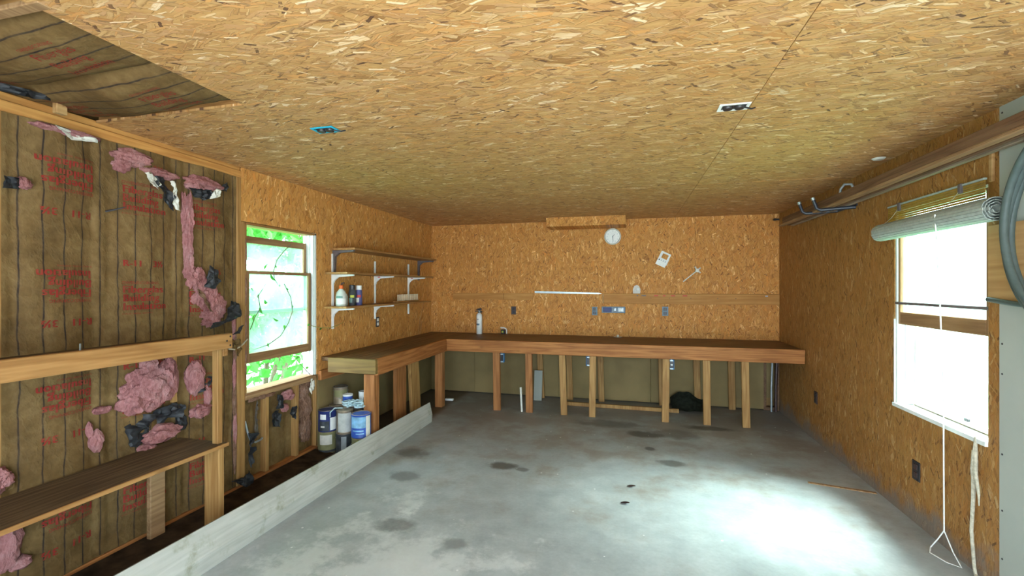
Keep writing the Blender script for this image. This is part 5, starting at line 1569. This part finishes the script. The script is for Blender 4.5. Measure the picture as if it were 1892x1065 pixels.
part('loose_end', MB().tube([(-2.56, 3.70, 0.41), (-2.62, 3.66, 0.415), (-2.645, 3.63, 0.38), (-2.645, 3.63, 0.34)], 0.005, 6), M['rope'], crd, True)

# ================================================================== DETAILS ON THE LEFT
single('flex_cable', MB().tube([(XL - 0.030, 2.885, 0.50), (XL - 0.012, 2.89, 0.42), (XL - 0.004, 2.91, 0.35), (XL - 0.004, 2.96, 0.315), (XL - 0.010, 3.02, 0.315), (XL - 0.02, 3.045, 0.32)], 0.008, 8), M['greymetal'],
       'grey electrical cable curling out below the left window', 'cable', (XL, 2.96, 0.35), smooth=True)
single('rope_scrap', MB().tube([(XL + 0.03, 2.68, 1.085), (XL + 0.05, 2.72, 1.075), (XL + 0.04, 2.79, 1.10), (XL + 0.02, 2.86, 1.135)], 0.0055, 7), M['cordgrey'],
       'short tan rope scrap on the stud left of the window', 'rope', (XL, 2.76, 1.09), smooth=True)
single('bent_spike', MB().tube([(XL + 0.002, 1.90, 1.955), (XL + 0.035, 1.925, 1.968), (XL + 0.07, 1.955, 1.985)], [0.006, 0.005, 0.003], 7), M['dark'],
       'dark bent spike in the stud between two insulation batts', 'spike', (XL, 1.9, 1.95))
single('shelf_wire', MB().tube([(XL + 0.02, 5.95, 1.335), (XL + 0.03, 5.80, 1.06), (XL + 0.04, 5.72, 0.872)], 0.003, 6).tube([(XL + 0.02, 5.88, 1.05), (XL + 0.03, 5.80, 0.872)], 0.003, 6), M['trimpale'],
       'thin wire running down from the lower wall shelf to the bench', 'wire', (XL, 5.85, 1.0))
dt = MB()


def dirt_f(u, v):
    y = 0.2 + 3.45 * u
    x = XL + 0.006 + (0.30 if y < 3.4 else 0.2) * v
    return Vector((x, y, 0.004 + 0.022 * (1 - v) + 0.008 * max(0, noise.noise(Vector((x * 9, y * 9, 4)))) * math.sin(math.pi * v)))


dt.grid(dirt_f, 60, 10)
bmesh.ops.solidify(dt.b, geom=dt.b.faces[:], thickness=0.003)
d_ = part('dust_drift', dt, M['dirt'], floor, True, kind='stuff')


# vines that climb in through the left window
def vine(name, label, path, leaves_at, r=0.0035, lsz=0.062, seed=0, m='bark'):  # default bark colour paints the stem as a backlit silhouette
    t = thing(name, label, 'vine', path[0])
    part('stem', MB().tube(path, [r] * (len(path) - 1) + [r * 0.4], 6), M[m], t, True)
    rg = random.Random(seed)
    for (p, s) in leaves_at:
        a = Vector((rg.uniform(-.5, .5), rg.uniform(-1, 1), rg.uniform(-1, .4))).normalized()
        n_ = a.cross(Vector((1, 0.3, 0.2))).normalized()
        k = a.cross(n_)
        s *= lsz
        P = Vector(p)
        b = MB()
        c0, c1 = b.b.verts.new(P), b.b.verts.new(P + a * s)
        mid = [b.b.verts.new(P + a * s * f + n_ * sg * s * w_ + k * s * 0.12) for (f, w_, sg) in ((0.25, 0.26, 1), (0.6, 0.30, 1), (0.25, 0.26, -1), (0.6, 0.30, -1))]
        mc = [b.b.verts.new(P + a * s * f) for f in (0.25, 0.6)]
        for (x0, x1, L) in ((mid[0], mid[1], 1), (mid[2], mid[3], -1)):
            b.b.faces.new((c0, x0, mc[0]))
            b.b.faces.new((mc[0], x0, x1, mc[1]))
            b.b.faces.new((mc[1], x1, c1))
        part('leaf', b, M['vineleaf'], t, normals=False)
    return t


xg = XL - 0.015
vine('window_vine', 'dark vine tendril curving across the upper panes of the left window',
     [(xg, 3.36, 1.90), (xg, 3.28, 1.84), (xg, 3.20, 1.76), (xg, 3.16, 1.66), (xg, 3.17, 1.60), (xg, 3.22, 1.54)],
     [((xg, 3.18, 1.70), 0.9), ((xg, 3.10, 1.72), 1.0), ((xg, 3.13, 1.64), 1.1), ((xg, 3.23, 1.56), 0.8)], seed=1)
vine('window_vine', 'vine loop hanging over the lower panes of the left window',
     [(xg, 3.28, 1.56), (xg, 3.36, 1.44), (xg, 3.38, 1.32), (xg, 3.33, 1.22), (xg, 3.24, 1.12), (xg, 3.10, 1.06), (xg, 2.95, 1.04)],
     [((xg, 3.30, 1.53), 0.6), ((xg, 3.38, 1.36), 0.9), ((xg, 3.30, 1.20), 0.9), ((xg, 3.10, 1.08), 0.7)], seed=2)
vine('window_vine', 'leafy vine along the left edge of the left window',
     [(xg, 2.92, 1.20), (xg, 2.97, 1.30), (xg, 3.02, 1.36), (xg, 3.00, 1.46), (xg, 3.08, 1.56)],
     [((xg, 2.97, 1.32), 1.0), ((xg, 3.02, 1.38), 1.1), ((xg, 3.0, 1.48), 0.9), ((xg, 3.06, 1.42), 1.0), ((xg, 3.15, 1.28), 1.2), ((xg, 2.95, 1.50), 0.9)], seed=3)
vine('window_vine', 'yellow green vine shoot reaching from the window onto the wall',
     [(XL - 0.02, 3.60, 1.18), (XL + 0.01, 3.70, 1.150), (XL + 0.02, 3.82, 1.135), (XL + 0.02, 3.95, 1.145), (XL + 0.012, 4.08, 1.175)],
     [((XL - 0.01, 3.60, 1.19), 0.6), ((XL + 0.012, 3.74, 1.14), 0.6)], 0.003, 0.05, 4, 'vine')
vine('window_vine', 'fine dark twig tangle near the bottom of the left window',
     [(xg, 3.60, 0.73), (xg, 3.50, 0.82), (xg, 3.42, 0.90), (xg, 3.30, 0.93)],
     [((xg, 3.55, 0.79), 0.7), ((xg, 3.42, 0.90), 0.8)], 0.003, 0.05, 5, 'bark')
for i, (x, y) in enumerate(((-0.02, 3.31), (0.025, 3.60))):
    b = MB()
    b.grid(lambda u, v: Vector((x + (u - .5) * 0.06, y + (v - .5) * 0.03 * (1 - abs(2 * u - 1) ** 2 + 0.1), 0.004 + 0.010 * abs(v - .5) + 0.006 * u)), 6, 4)
    bmesh.ops.solidify(b.b, geom=b.b.faces[:], thickness=0.0015)
    single('dry_leaf', b, M['brownplate'], ('dry brown leaf on the open concrete, nearer the camera', 'dry brown leaf on the open concrete, nearer the bench')[i], 'leaf', (x, y, 0))
